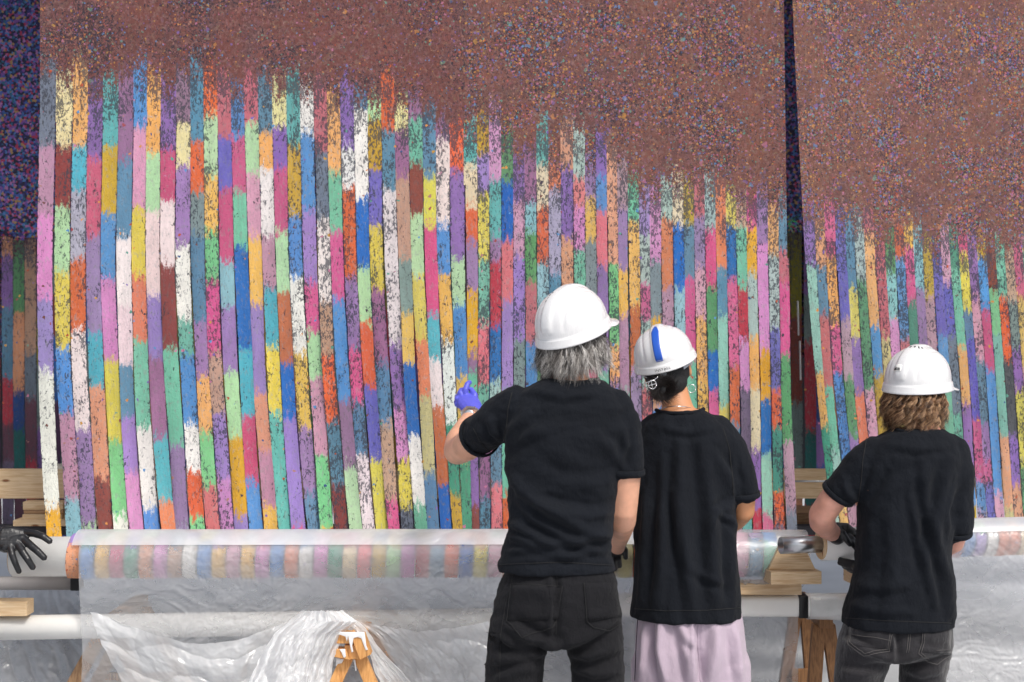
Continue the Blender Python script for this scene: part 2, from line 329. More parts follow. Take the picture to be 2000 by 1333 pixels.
def canvas_mat(rear=False):
    m = bpy.data.materials.new('rear_painted_canvas' if rear else 'painted_canvas'); m.use_nodes = True; N, L = nm(m); b = N['Principled BSDF']
    b.inputs['Roughness'].default_value = .75; b.inputs['Specular IOR Level'].default_value = .3
    def att(n): a = N.new('ShaderNodeAttribute'); a.attribute_name = n; return a
    def math_(op, a, b_=None, c=None, clamp=False):
        q = N.new('ShaderNodeMath'); q.operation = op; q.use_clamp = clamp
        for k, x in enumerate((a, b_, c)):
            if x is None: continue
            if isinstance(x, (int, float)): q.inputs[k].default_value = x
            else: L.new(x, q.inputs[k])
        return q.outputs[0]
    def mixc(f, a, c):
        q = N.new('ShaderNodeMix'); q.data_type = 'RGBA'
        if isinstance(f, (int, float)): q.inputs[0].default_value = f
        else: L.new(f, q.inputs[0])
        for k, x in ((6, a), (7, c)):
            if isinstance(x, tuple): q.inputs[k].default_value = (*x, 1)
            else: L.new(x, q.inputs[k])
        return q.outputs[2]
    uvn = N.new('ShaderNodeUVMap'); uvn.uv_map = 'UVMap'
    def noi(sx, sy, det=4, rgh=.55, dist=0, off=0):
        mp = N.new('ShaderNodeMapping'); mp.inputs['Scale'].default_value = (sx, sy, 1); mp.inputs['Location'].default_value = (off, off*1.7, off)
        L.new(uvn.outputs[0], mp.inputs['Vector']); n = N.new('ShaderNodeTexNoise'); n.inputs['Scale'].default_value = 1
        n.inputs['Detail'].default_value = det; n.inputs['Roughness'].default_value = rgh; n.inputs['Distortion'].default_value = dist
        L.new(mp.outputs[0], n.inputs['Vector']); return n
    sep = N.new('ShaderNodeSeparateXYZ'); L.new(uvn.outputs[0], sep.inputs[0]); V = sep.outputs[1]
    colA, colB, zb, vtop, wear, spk = att('colA'), att('colB'), att('zb'), att('vtop'), att('wear'), att('spk')
    uv2 = N.new('ShaderNodeUVMap'); uv2.uv_map = 'across'; sep2 = N.new('ShaderNodeSeparateXYZ'); L.new(uv2.outputs[0], sep2.inputs[0])
    s_abs = math_('ABSOLUTE', math_('MULTIPLY_ADD', sep2.outputs[0], 2, -1))
    # ragged joint between two blocks of paint
    nA = noi(75, 26, 5, .66).outputs['Fac']; nB = noi(330, 200, 3, .6, off=7).outputs['Fac']
    t = math_('SUBTRACT', V, zb.outputs['Fac'])
    t = math_('ADD', t, math_('MULTIPLY', math_('SUBTRACT', nA, .5), .19))
    t = math_('ADD', t, math_('MULTIPLY', math_('SUBTRACT', nB, .5), .07))
    fAB = math_('MULTIPLY_ADD', t, 38, .5, True)
    paint = mixc(fAB, colB.outputs['Color'], colA.outputs['Color'])
    # tonal drift and brushing inside a block
    nC = noi(28, 9, 4, .6, off=3).outputs['Fac']; nD = noi(420, 60, 3, .6, off=11).outputs['Fac']
    k = math_('ADD', math_('MULTIPLY_ADD', nC, .5, .73), math_('MULTIPLY_ADD', nD, .22, -.11))
    sc = N.new('ShaderNodeVectorMath'); sc.operation = 'SCALE'; L.new(paint, sc.inputs[0]); L.new(k, sc.inputs['Scale']); paint = sc.outputs[0]
    # worn dark flecks: elongated, denser at the edges and where wear is high
    nF = noi(130, 62, 4, .62, .9, off=5).outputs['Fac']; nG = noi(26, 9, 3, .55, off=19).outputs['Fac']
    edge = math_('POWER', s_abs, 10)
    top = math_('SUBTRACT', V, vtop.outputs['Fac'])                 # <0 below the strip's top
    topw = math_('MULTIPLY_ADD', top, 3.6, 1.1, True)
    thr = math_('ADD', math_('ADD', .305, math_('MULTIPLY', wear.outputs['Fac'], .21)), math_('MULTIPLY', math_('SUBTRACT', nG, .5), .50))
    thr = math_('ADD', thr, math_('MULTIPLY', edge, .10)); thr = math_('ADD', thr, math_('MULTIPLY', topw, .115))
    fl = math_('MULTIPLY', math_('SUBTRACT', thr, nF), 22, None, True)
    fl = math_('MULTIPLY', fl, .82)
    paint = mixc(fl, paint, C(60, 63, 74))
    hs_ = N.new('ShaderNodeHueSaturation'); hs_.inputs['Saturation'].default_value = .6; hs_.inputs['Value'].default_value = .72; L.new(paint, hs_.inputs['Color'])
    nH = noi(95, 40, 5, .65, .6, off=83).outputs['Fac']; paint = mixc(math_('MULTIPLY_ADD', nH, 7, -3.7, True), paint, hs_.outputs[0])
    # stray dabs of other colours
    vo = N.new('ShaderNodeTexVoronoi'); vo.inputs['Scale'].default_value = 60; L.new(uvn.outputs[0], vo.inputs['Vector'])
    vs = N.new('ShaderNodeSeparateColor'); L.new(vo.outputs['Color'], vs.inputs[0])
    pal = N.new('ShaderNodeValToRGB'); pal.color_ramp.interpolation = 'CONSTANT'
    cols = [(90, 140, 190), (205, 140, 75), (150, 75, 80), (120, 95, 165), (190, 120, 150), (95, 150, 135), (190, 145, 70), (60, 85, 130), (175, 85, 60), (165, 120, 110), (110, 70, 65), (70, 60, 75)]
    el = pal.color_ramp.elements
    while len(el) < len(cols): el.new(.5)
    for i, c in enumerate(cols): el[i].position = i/len(cols); el[i].color = (*C(*c), 1)
    def dabs(scale, size, prob_sock, seed):
        mp = N.new('ShaderNodeMapping'); mp.inputs['Location'].default_value = (seed, seed, 0); L.new(uvn.outputs[0], mp.inputs['Vector'])
        dn = N.new('ShaderNodeTexNoise'); dn.inputs['Scale'].default_value = scale*1.3; dn.inputs['Detail'].default_value = 3; L.new(mp.outputs[0], dn.inputs['Vector'])
        ad = N.new('ShaderNodeVectorMath'); ad.operation = 'MULTIPLY_ADD'; ad.inputs[1].default_value = (1.3/scale,)*3
        L.new(dn.outputs['Color'], ad.inputs[0]); L.new(mp.outputs[0], ad.inputs[2])
        v = N.new('ShaderNodeTexVoronoi'); v.inputs['Scale'].default_value = scale; L.new(ad.outputs[0], v.inputs['Vector'])
        sp = N.new('ShaderNodeSeparateColor'); L.new(v.outputs['Color'], sp.inputs[0])
        near = math_('LESS_THAN', v.outputs['Distance'], size)
        on = math_('LESS_THAN', sp.outputs[0], prob_sock)
        return math_('MULTIPLY', near, on), sp.outputs[1]
    def palcol(sock):
        p = N.new('ShaderNodeValToRGB'); p.color_ramp.interpolation = 'CONSTANT'; e = p.color_ramp.elements
        while len(e) < len(cols): e.new(.5)
        for i, c in enumerate(cols): e[i].position = i/len(cols); e[i].color = (*C(*c), 1)
        L.new(sock, p.inputs[0]); return p.outputs[0]
    m0, r0 = dabs(75, .42, .018, 40.); paint = mixc(m0, paint, palcol(r0))
    # the brown field: scumbled browns with pits and dabs
    g1 = noi(9, 9, 6, .68, .8, off=31).outputs['Fac']; g2 = noi(60, 55, 6, .7, .8, off=37).outputs['Fac']; g3 = noi(4.5, 4, 3, .5, off=43).outputs['Fac']
    tint = mixc(spk.outputs['Fac'], C(124, 72, 68), C(122, 80, 68))
    brown = mixc(math_('MULTIPLY_ADD', g1, 3.4, -1.25, True), C(96, 66, 66), tint)
    brown = mixc(math_('MULTIPLY_ADD', g2, 4.0, -2.0, True), brown, C(142, 82, 74))
    g4 = noi(2.6, 2.2, 4, .6, 1.0, off=91).outputs['Fac']; g5 = noi(20, 18, 6, .72, 1.6, off=97)
    brown = mixc(math_('MULTIPLY_ADD', g4, 3.2, -1.35, True), brown, mixc(spk.outputs['Fac'], C(106, 56, 52), C(130, 88, 70)))
    hs2 = N.new('ShaderNodeHueSaturation'); hs2.inputs['Saturation'].default_value = 1.5; hs2.inputs['Value'].default_value = .62; L.new(g5.outputs['Color'], hs2.inputs['Color'])
    brown = mixc(math_('MULTIPLY', math_('MULTIPLY_ADD', g2, 3.0, -1.4, True), .42), brown, hs2.outputs[0])
    dens = math_('MULTIPLY_ADD', math_('SUBTRACT', g3, .5), 3.4, .30, True)
    pit = math_('MULTIPLY', math_('SUBTRACT', math_('MULTIPLY_ADD', dens, .13, .425), noi(105, 95, 5, .7, .9, off=53).outputs['Fac']), 22, None, True)
    brown = mixc(pit, brown, C(58, 48, 56))
    pr = math_('MULTIPLY', math_('ADD', math_('MULTIPLY', spk.outputs['Fac'], .70), .08), math_('ADD', dens, .16))
    m1, r1 = dabs(88, .45, pr, 3.); brown = mixc(math_('MULTIPLY', m1, .62), brown, palcol(r1))
    m2, r2 = dabs(150, .5, math_('ADD', pr, .03), 9.); brown = mixc(math_('MULTIPLY', m2, .6), brown, palcol(r2))
    m3, r3 = dabs(40, .36, math_('MULTIPLY', pr, .40), 17.); brown = mixc(math_('MULTIPLY', m3, .45), brown, palcol(r3))
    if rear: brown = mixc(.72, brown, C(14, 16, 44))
    # brown field breaks up over the strip tops
    h1 = noi(48, 14, 5, .65, off=61).outputs['Fac']; h2 = noi(120, 85, 4, .7, off=67).outputs['Fac']
    tt = math_('ADD', top, math_('MULTIPLY', math_('SUBTRACT', h1, .5), .42)); tt = math_('ADD', tt, math_('MULTIPLY', math_('SUBTRACT', h2, .5), .46))
    fT = math_('MULTIPLY_ADD', tt, 17, .5, True)
    colr = mixc(fT, paint, brown)
    L.new(colr, b.inputs['Base Color'])
    # relief of the paint
    hh = noi(120, 80, 6, .7, .4, off=71).outputs['Fac']
    hgt = math_('ADD', math_('MULTIPLY', hh, 1.0), math_('MULTIPLY', fl, -.35))
    bp = N.new('ShaderNodeBump'); bp.inputs['Strength'].default_value = .75; bp.inputs['Distance'].default_value = .006
    L.new(hgt, bp.inputs['Height']); L.new(bp.outputs[0], b.inputs['Normal'])
    return m
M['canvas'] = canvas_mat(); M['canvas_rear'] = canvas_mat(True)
def dark_canvas():
    m = bpy.data.materials.new('dark_speckled_canvas'); m.use_nodes = True; N, L = nm(m); b = N['Principled BSDF']; b.inputs['Roughness'].default_value = .8
    tc = N.new('ShaderNodeTexCoord')
    dn = N.new('ShaderNodeTexNoise'); dn.inputs['Scale'].default_value = 90; L.new(tc.outputs['Object'], dn.inputs['Vector'])
    ad = N.new('ShaderNodeVectorMath'); ad.operation = 'MULTIPLY_ADD'; ad.inputs[1].default_value = (.012,)*3; L.new(dn.outputs['Color'], ad.inputs[0]); L.new(tc.outputs['Object'], ad.inputs[2])
    v = N.new('ShaderNodeTexVoronoi'); v.inputs['Scale'].default_value = 95; L.new(ad.outputs[0], v.inputs['Vector'])
    sp = N.new('ShaderNodeSeparateColor'); L.new(v.outputs['Color'], sp.inputs[0])
    p = N.new('ShaderNodeValToRGB'); p.color_ramp.interpolation = 'CONSTANT'; e = p.color_ramp.elements
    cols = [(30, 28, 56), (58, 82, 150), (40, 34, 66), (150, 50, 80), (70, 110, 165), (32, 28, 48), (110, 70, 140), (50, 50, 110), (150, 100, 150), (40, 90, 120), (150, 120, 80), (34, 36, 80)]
    while len(e) < len(cols): e.new(.5)
    for i, c in enumerate(cols): e[i].position = i/len(cols); e[i].color = (*C(*c), 1)
    L.new(sp.outputs[0], p.inputs[0]); L.new(p.outputs[0], b.inputs['Base Color'])
    bp = N.new('ShaderNodeBump'); bp.inputs['Strength'].default_value = .6; bp.inputs['Distance'].default_value = .005; L.new(v.outputs['Distance'], bp.inputs['Height']); L.new(bp.outputs[0], b.inputs['Normal'])
    return m
M['dark_canvas'] = dark_canvas()
# ---------------------------------------------------------------- ground
gv = []
floor = mk('ground', [(-60, -40, 0), (60, -40, 0), (60, 120, 0), (-60, 120, 0)], [(0, 1, 2, 3)], M['concrete'], None, False); floor['kind'] = 'structure'
# ---------------------------------------------------------------- the painted canvases
PAL = dict(GS=(115,130,150), PY=(235,225,155), LO=(245,175,95), TQ=(75,180,200), TE=(95,185,180), ST=(90,140,175), BL=(80,145,215), BS=(36,108,200),
 LI=(160,130,205), PU=(145,105,185), VI=(108,100,195), MP=(160,125,180), MA=(160,110,150), PM=(190,140,165), PV=(218,140,200), PK=(215,155,180), HP=(224,88,145),
 CR=(212,84,126), RO=(205,105,115), RD=(198,58,78), CO=(236,118,125), BR=(150,70,60), OR=(238,102,56), OS=(232,130,90), SA=(228,155,115), YE=(230,212,80),
 YO=(240,188,85), GO=(205,165,45), GD=(240,172,36), WH=(236,233,228), PP=(238,216,216), LV=(172,168,195), LG=(178,222,162), GR=(120,208,135), SF=(112,196,165),
 SD=(72,158,130), GG=(128,150,150), TN=(198,155,130), CM=(232,210,170), KH=(205,198,135), OL=(150,145,40), DG=(85,92,98), LB=(135,195,205), LT=(165,195,188),
 GN=(95,160,108), DM=(115,72,92), PS=(150,205,185), GP=(120,105,135), OB=(205,108,70), DP=(92,55,95), DB=(35,75,150), DT=(30,110,110))
KA = .90
for _k, _c in PAL.items():
    _g = sum(_c)/3; PAL[_k] = tuple(q+(_g-q)*.10 for q in _c)
S1 = """93 87 88.7 105|125 GS 287 PM 420 PV 582 LI 726 WH 992 GD
126 120 125 144|150 PY 287 BR 406 LG 532 YE 682 BL 808 PM 974 LB
158 151 156 174|118 LO 287 TQ 370 LV 507 OR 646 PP 837 MP 1024 LG
185 182 187 207|165 PU 312 CR 460 MP 650 TQ 756 SA 934 BR
217 210 218 237|154 TE 290 GO 420 BL 545 PV 704 YE 862 GR 1006 WH
246 241 246 266|136 MA 316 ST 463 WH 600 PP 715 ST 816 LI 924 PV
275 270 275 297|125 BL 248 PK 408 YE 539 OS 664 SF 837 WH 992 BL
299 298 305 329|140 LO 300 LG 413 PP 578 LI 700 MA 855 TQ 978 OS
329 326 336 356|172 PU 291 CR 391 PP 521 BR 682 SF 870 MP 1028 LV
359 356 367 387|136 MA 240 PY 323 MP 481 WH 625 SF 693 BL 830 WH 920 OR 1010 GR
384 386 396 416|125 ST 276 OR 377 GG 460 ST 628 MP 736 LO 844 GR 949 RO
411 413 422 444|136 OR 226 LG 345 YO 453 GR 550 HP 690 TN 808 LI 934 PV
438 442 452 472|143 RO 269 VI 370 CR 514 LB 600 MP 726 LG 855 GD 1006 LI
463 471 481 500|177 BL 269 HP 377 SF 482 BS 682 TQ 816 CR 942 BL
490 498 507 529|140 RO 240 LG 341 PK 464 YO 596 LI 769 SA 880 PM 988 YO
517 525 534 556|147 ST 258 LO 330 WH 463 PM 564 TQ 679 YE 805 TE
545 551 561 583|172 PY 248 PU 330 CR 453 LG 571 OB 711 BS 819 LI 1031 HP
573 577 588 614|143 TE 287 GO 424 BL 543 WH 690 YO 837 MP 963 ST
598 605 617 639|172 WH 262 BL 413 LI 553 HP 650 LG 740 PK 895 GR 1030 YO
626 633 642 668|161 RO 298 GS 428 PP 592 TN 697 OR 823 ST 949 BR
650 658 669 696|183 LO 336 SF 453 HP 587 BL 783 MA 913 LG
677 684 695 721|161 PU 287 WH 366 OR 543 MP 682 HP 787 ST 891 PP
704 709 721 747|183 ST 212 WH 388 BS 525 LG 628 OR 756 VI 898 YE
731 735 747 770|200 LG 233 GO 330 VI 442 YE 565 MA 711 ST 826 TN 974 HP
757 763 778 796|145 OR 255 ST 370 PP 672 PU 794 PV 898 YE 992 GS
782 790 801 822|205 PY 255 MA 345 TN 507 GG 614 YO 711 BS 852 WH 985 SF
811 815 828 847|185 MA 233 SF 320 BR 420 LG 539 YE 664 OS 776 KH 924 ST
838 841 852 872|212 ST 345 YE 442 CR 614 TQ 704 PP 798 OB 949 BS
863 866 877 894|235 MA 276 PP 438 BL 539 YO 668 WH 830 SD 967 GO
892 894 902 914|244 OR 334 PU 507 LG 596 BL 736 YO 900 SD"""
S2 = """919 922 923 925|245 TE 320 CM 401 OR 470 MP 569 GD 690 MA 745 SF 800 PU 988 BR
943 945 945 947|232 GO 302 LI 377 YE 506 SF 632 CO 745 SF 810 MA 975 ST
966 968 968 970|212 PV 353 TE 467 MP 512 RD 637 BS 745 LT 830 ST 960 CO
991 991 991 993|265 GN 356 BS 470 CO 587 LI 764 SF 970 OR
1013 1014 1014 1016|300 PU 392 PK 500 LI 664 GG 800 PK 900 TE
1034 1037 1038 1040|285 MA 398 LB 455 GN 554 RO 670 BL 800 YO 900 PU
1060 1060 1062 1064|240 TE 323 CM 407 OR 515 LB 700 GN 900 CO
1081 1084 1086 1088|318 OS 371 LV 536 ST 700 HP 900 SF
1107 1108 1110 1112|235 SA 329 PU 467 SA 640 LG 850 ST
1131 1132 1134 1137|258 LT 347 CO 407 PV 488 SF 700 YO 900 RO
1153 1154 1157 1160|320 MP 389 YO 470 GG 700 CR 900 LI
1173 1176 1179 1183|258 PU 344 BL 413 CO 518 PU 700 SF 900 YO
1194 1198 1201 1206|285 SA 518 GR 679 LO 744 MP 900 LT
1213 1216 1220 1228|310 PM 405 MP 528 YO 618 PM 760 LT 900 GN
1235 1239 1242 1250|350 SF 432 YO 600 OB 720 MP 900 TE
1257 1259 1263 1271|375 LI 462 LT 555 HP 624 LT 760 RO 900 BS
1278 1280 1284 1292|370 PV 510 GG 627 GD 700 SA 800 BL 930 PM
1300 1303 1307 1314|350 LT 429 OS 561 PM 760 GR 930 YE
1322 1326 1330 1337|355 CM 440 BS 567 LB 700 TN 900 CR
1343 1346 1351 1358|350 GO 441 ST 546 HP 700 SF 900 OR
1363 1367 1372 1380|360 RO 423 MP 522 PK 621 LO 745 YO 860 ST
1385 1388 1394 1400|345 LT 450 HP 561 GN 687 BS 763 HP 870 SF
1405 1409 1414 1420|352 OS 525 ST 618 PS 794 YE 900 PU
1426 1428 1435 1440|370 YE 444 BS 546 HP 717 OR 828 ST 950 MA
1446 1449 1455 1460|385 TN 444 SF 564 RD 666 PV 745 GP 940 GP 1010 TE
1467 1468 1474 1481|385 HP 444 GD 537 LT 660 LO 757 CM 880 PU 988 RD
1487 1489 1495 1500|365 MP 477 PV 684 GD 780 BS 888 PS 1005 HP
1509 1511 1515 1524|405 LO 500 LT 642 VI 763 OR 834 SD 962 OR 1028 GP
1529 1531 1535 1546|395 ST 489 RO 549 HP 695 GN 862 PM 996 GS"""
S3 = """1574 1583 1601 1634|409 PU 520 PS 729 LO 834 SD 950 LT
1594 1603 1617 1650|430 SA 524 ST 618 RO 758 SF 880 PS 985 YO
1613 1622 1638 1668|392 HP 501 LO 636 HP 729 BL 940 PM
1635 1644 1658 1686|430 VI 625 PM 740 GN 852 LI 950 YE
1652 1661 1677 1704|420 ST 567 YE 661 PU 772 OS 900 TE
1670 1679 1697 1724|425 LT 550 GN 762 PK 900 BL
1689 1698 1717 1744|400 RO 459 LO 639 BL 729 GO 900 HP
1709 1719 1736 1762|475 RO 661 KH 800 SF 950 VI
1729 1738 1753 1779|465 GN 535 LB 625 PV 800 YE 920 ST
1748 1758 1772 1798|430 OB 506 BL 661 RO 800 SF 900 PU
1766 1776 1790 1815|435 YO 484 HP 592 SD 780 SA 950 BL
1783 1793 1808 1833|445 LB 568 MP 780 TE 930 RO
1801 1811 1825 1850|466 GO 580 PM 760 LG 930 LI
1820 1830 1847 1870|490 VI 658 BL 715 SF 850 OR 950 PK
1836 1846 1866 1884|442 PK 556 VI 655 GS 812 SF 937 GO
1853 1863 1885 1901|455 SD 529 SF 679 LO 789 PU 927 BL 985 GO
1871 1881 1902 1921|448 CR 499 YE 604 ST 661 VI 820 HP 960 BL 1001 PK
1888 1899 1918 1938|463 PU 580 PK 703 ST 830 MP 904 HP 960 VI
1907 1917 1936 1955|472 GO 505 BL 607 CR 724 BL 963 PK
1925 1935 1955 1973|478 BR 568 GR 655 SF 853 SA 993 KH
1943 1953 1972 1992|470 SF 580 OR 706 DG 853 PU 947 SA
1961 1971 1990 2010|496 TN 589 GG 682 PU 766 YE 910 GN
1978 1988 2008 2028|466 CR 580 YO 724 PK 900 VI
1995 2005 2025 2046|470 SF 600 PV 760 GO 920 ST
2012 2022 2042 2063|480 LI 620 OS 790 SF 940 CR
2030 2040 2060 2080|485 GO 600 BL 800 HP 960 LG"""
def parse(s):
    out = []
    for ln in s.strip().split('\n'):
        a, b = ln.split('|'); xs = [float(t) for t in a.split()]; t = b.split()
        top = float(t[0]); cols = t[1::2]; ys = [float(q) for q in t[2::2]]
        out.append((xs, top, cols, ys))
    return out
YK = [200, 500, 750, 1040]
def xat(xs, y):
    if y <= 200: return xs[0]-(xs[1]-xs[0])*0
    c = np.polyfit(YK, xs, 3) if False else None
    return float(np.interp(y, YK, xs))
def smoothx(xs):
    ys = np.arange(100, 1101, 10.); v = np.interp(ys, [0]+YK+[1110], [xs[0]-(xs[1]-xs[0])*.2]+xs+[xs[3]+(xs[3]-xs[2])*.34])
    k = np.ones(15)/15; vp = np.concatenate([np.full(7, v[0]), v, v[-1]+(v[-1]-v[-2])*np.arange(1, 8)]); v = np.convolve(vp, k, 'valid')
    return ys, v
def setattrs(me, nf, d):
    for n, a in d.items():
        a = np.asarray(a, dtype=np.float32)
        if a.ndim == 2:
            at = me.attributes.new(n, 'FLOAT_COLOR', 'FACE') if False else me.attributes.new(n, 'FLOAT_VECTOR', 'FACE'); at.data.foreach_set('vector', a.ravel())
        else:
            at = me.attributes.new(n, 'FLOAT', 'FACE'); at.data.foreach_set('value', a)
def colvec(c): return C(*PAL[c], KA)
def setuv(me, name, fn):
    uv = me.uv_layers.new(name=name)
    for l in me.loops: uv.data[l.index].uv = fn(l.vertex_index)
CC = {}
def strip_obj(parent, spec, ydepth, width_at, cut_px, bottom_px, wear, spk, seed, pal=None, front=True, name='strip', YB=None, mname='canvas'):
    xs, top, cols, ys = spec; r = random.Random(seed)
    if pal is None:
        def pal(c):
            b_ = PAL[c]; g_ = sum(b_)/3; q_ = r.uniform(0, .10+.16*spk); k_ = KA*r.uniform(.90, 1.04-.08*spk); return C(*[max(0, min(255, t_+(g_-t_)*q_+r.uniform(-5, 5))) for t_ in b_], k_)
    yy, xv = smoothx(xs); fx = lambda y: float(np.interp(y, yy, xv))
    bnd = [y for y in ys if y < bottom_px]; cc = cols[:len(bnd)+1]
    mids = [(a+b)/2 for a, b in zip(bnd[:-1], bnd[1:])]
    rows = sorted(set([round(q, 1) for q in list(np.arange(cut_px, bottom_px, 14.))+[bottom_px]+mids if cut_px <= q <= bottom_px]))
    nu = 4; V = []; F = []; A = dict(colA=[], colB=[], zb=[], vtop=[], wear=[], spk=[]); UV = []; S = []
    ph = r.uniform(0, 6.28); ph2 = r.uniform(0, 6.28); amp = r.uniform(.3, 1.0)
    def zat(y, x): return W(x, y, ydepth(x))[2]
    for y in rows:
        x = fx(y); t = max(0, min(1, (y-cut_px)/500.)); wd = width_at(y)
        x += .9*t*math.sin(y/70.+ph)
        D = ydepth(x); k = max(0, (y-cut_px)/700.)
        D += amp*.012*min(1, k*1.5)*math.sin(y/120.+ph2)
        if YB: D += YB(y)
        for i in range(nu+1):
            s = i/nu; e = (s-.5)*wd
            curl = .0025*min(1, k*2)*((2*s-1)**2)*(1 if math.sin(ph*3) > 0 else -.7)+.004*k*(2*s-1)*math.sin(y/150.+ph)
            jag = (r.uniform(-.45, .45) if i in (0, nu) else 0)*min(1, t*8)
            p = W(x+e+jag, y, D-curl); V.append(p); UV.append((W(x+e, y, ydepth(x))[0], p[2])); S.append(s)
    nf = (len(rows)-1)*nu; cache = CC.setdefault(id(spec), {}) if mname == 'canvas' else {}
    for j in range(len(rows)-1):
        ym = (rows[j]+rows[j+1])/2
        k = 0
        while k < len(mids) and ym > mids[k]: k += 1
        zb = W(0, bnd[k], ydepth(fx(bnd[k])))[2] if bnd else -99
        ca = cache.setdefault(k, None) or pal(cc[k]); cache[k] = ca; k2 = min(k+1, len(cc)-1); cb = cache.setdefault(k2, None) or pal(cc[k2]); cache[k2] = cb
        for i in range(nu):
            a = j*(nu+1)+i; F.append((a, a+nu+1, a+nu+2, a+1))
            A['colA'].append(ca); A['colB'].append(cb); A['zb'].append(zb); A['vtop'].append(W(0, top+8, ydepth(fx(200)))[2]); A['wear'].append(wear+r.uniform(-.05, .05)); A['spk'].append(spk)
    # thickness: a back sheet and rims
    n = len(V); B = [v+Vector((0, .0035, 0)) for v in V]; V2 = V+B; UV = UV+UV; S = S+S
    def addf(q, src):
        F.append(q)
        for kk in A: A[kk].append(A[kk][src])
    for j in range(len(rows)-1):
        a = j*(nu+1); b = a+nu+1
        addf((a, a+n, b+n, b), j*nu); addf((a+nu, b+nu, b+nu+n, a+nu+n), j*nu)
        for i in range(nu): addf((a+i+n, a+i+1+n, b+i+1+n, b+i+n), j*nu)
    lb = (len(rows)-1)*(nu+1)
    for i in range(nu): addf((lb+i, lb+i+n, lb+i+1+n, lb+i+1), nf-1)
    o = mk(name, V2, F, M[mname], parent, False)
    me = o.data; setattrs(me, len(F), A)
    setuv(me, 'UVMap', lambda i: UV[i]); setuv(me, 'across', lambda i: (S[i], .5))
    return o
def sheet_obj(parent, specs, ydepth, x_left, x_right, cuts, spk, top_px=-260, name='upper_sheet'):
    """the uncut upper part; its lower edge steps from strip to strip"""
    fxs = []
    for sp in specs:
        yy, xv = smoothx(sp[0]); fxs.append((yy, xv))
    def xc(i, y): return float(np.interp(y, fxs[i][0], fxs[i][1])) if y >= 100 else float(fxs[i][1][0])
    n = len(specs); V = []; F = []; UV = []; A = dict(colA=[], colB=[], zb=[], vtop=[], wear=[], spk=[])
    for i in range(n):
        cut = cuts[i]; ysr = list(np.linspace(top_px, cut, 30))
        for y in ysr:
            xl = x_left(y) if i == 0 else (xc(i-1, y)+xc(i, y))/2
            xr = x_right(y) if i == n-1 else (xc(i, y)+xc(i+1, y))/2
            for k in range(3):
                x = xl+(xr-xl)*k/2; p = W(x, y, ydepth(x)+.0004); V.append(p); UV.append((p[0], p[2]))
        b = i*30*3
        for j in range(29):
            for k in range(2):
                a = b+j*3+k; F.append((a, a+3, a+4, a+1))
                bn = [q for q in specs[i][3]]; cc = specs[i][2]; md = [(p_+q_)/2 for p_, q_ in zip(bn[:-1], bn[1:])]; ym = (ysr[j]+ysr[j+1])/2; kk_ = sum(1 for q in md if ym > q)
                cq = CC[id(specs[i])]; A['colA'].append(cq.get(kk_) or colvec(cc[kk_])); A['colB'].append(cq.get(kk_+1) or colvec(cc[kk_+1])); A['zb'].append(W(0, bn[kk_], ydepth(xc(i, bn[kk_])))[2])
                A['vtop'].append(W(0, specs[i][1]+8, ydepth(xc(i, 200)))[2]); A['wear'].append(.55); A['spk'].append(spk)
    m = len(V); V2 = V+[v+Vector((0, .004, 0)) for v in V]; UV = UV+UV
    nf = len(F)
    for q in range(nf):
        F.append(tuple(i+m for i in reversed(F[q])))
        for kk in A: A[kk].append(A[kk][q])
    o = mk(name, V2, F, M['canvas'], parent); setattrs(o.data, len(F), A)
    setuv(o.data, 'UVMap', lambda i: UV[i]); setuv(o.data, 'across', lambda i: (.5, .5))
    return o
def cuts_for(specs, extra, seed):
    r = random.Random(seed); return [sp[1]+extra+r.uniform(-20, 30) for sp in specs]
def canvas(specs, name, label, ydepth, xl, xr, pitch, extra, wear, spk, bottom, gap, YB=None):
    root = empty(name, W((xl(0)+xr(0))/2, 900, ydepth(1000)), label, 'painted canvas', 'painted canvases cut into hanging strips')
    root.location.z = .85; ORG[root.name] = root.location.copy()
    cuts = cuts_for(specs, extra, len(specs))
    _w = random.Random(len(specs)*7)
    for i, sp in enumerate(specs):
        def wid(y, i=i):
            a = sp[0]; L = specs[max(i-1, 0)][0]; Rr = specs[min(i+1, len(specs)-1)][0]
            w0 = (np.interp(y, YK, Rr)-np.interp(y, YK, L))/(2 if 0 < i < len(specs)-1 else 1)
            w0 = min(w0, pitch*1.12)
            return w0-gap*min(1, max(0, (y-cuts[i])/260.))-.25
        o = strip_obj(root, sp, ydepth, wid, cuts[i], bottom, wear+_w.uniform(-.32, .42), spk, 100*len(specs)+i, YB=YB)
    sheet_obj(root, specs, ydepth, xl, xr, cuts, spk)
    return root
P1 = parse(S1); P2 = parse(S2); P3 = parse(S3)
_r = random.Random(21)
for sp in P2+P3:
    for q in range(len(sp[3])):
        if sp[3][q] in (700, 745, 760, 800, 850, 860, 870, 900, 920, 930, 940, 950, 960): sp[3][q] += _r.uniform(-24, 24)
    sp[3].sort()
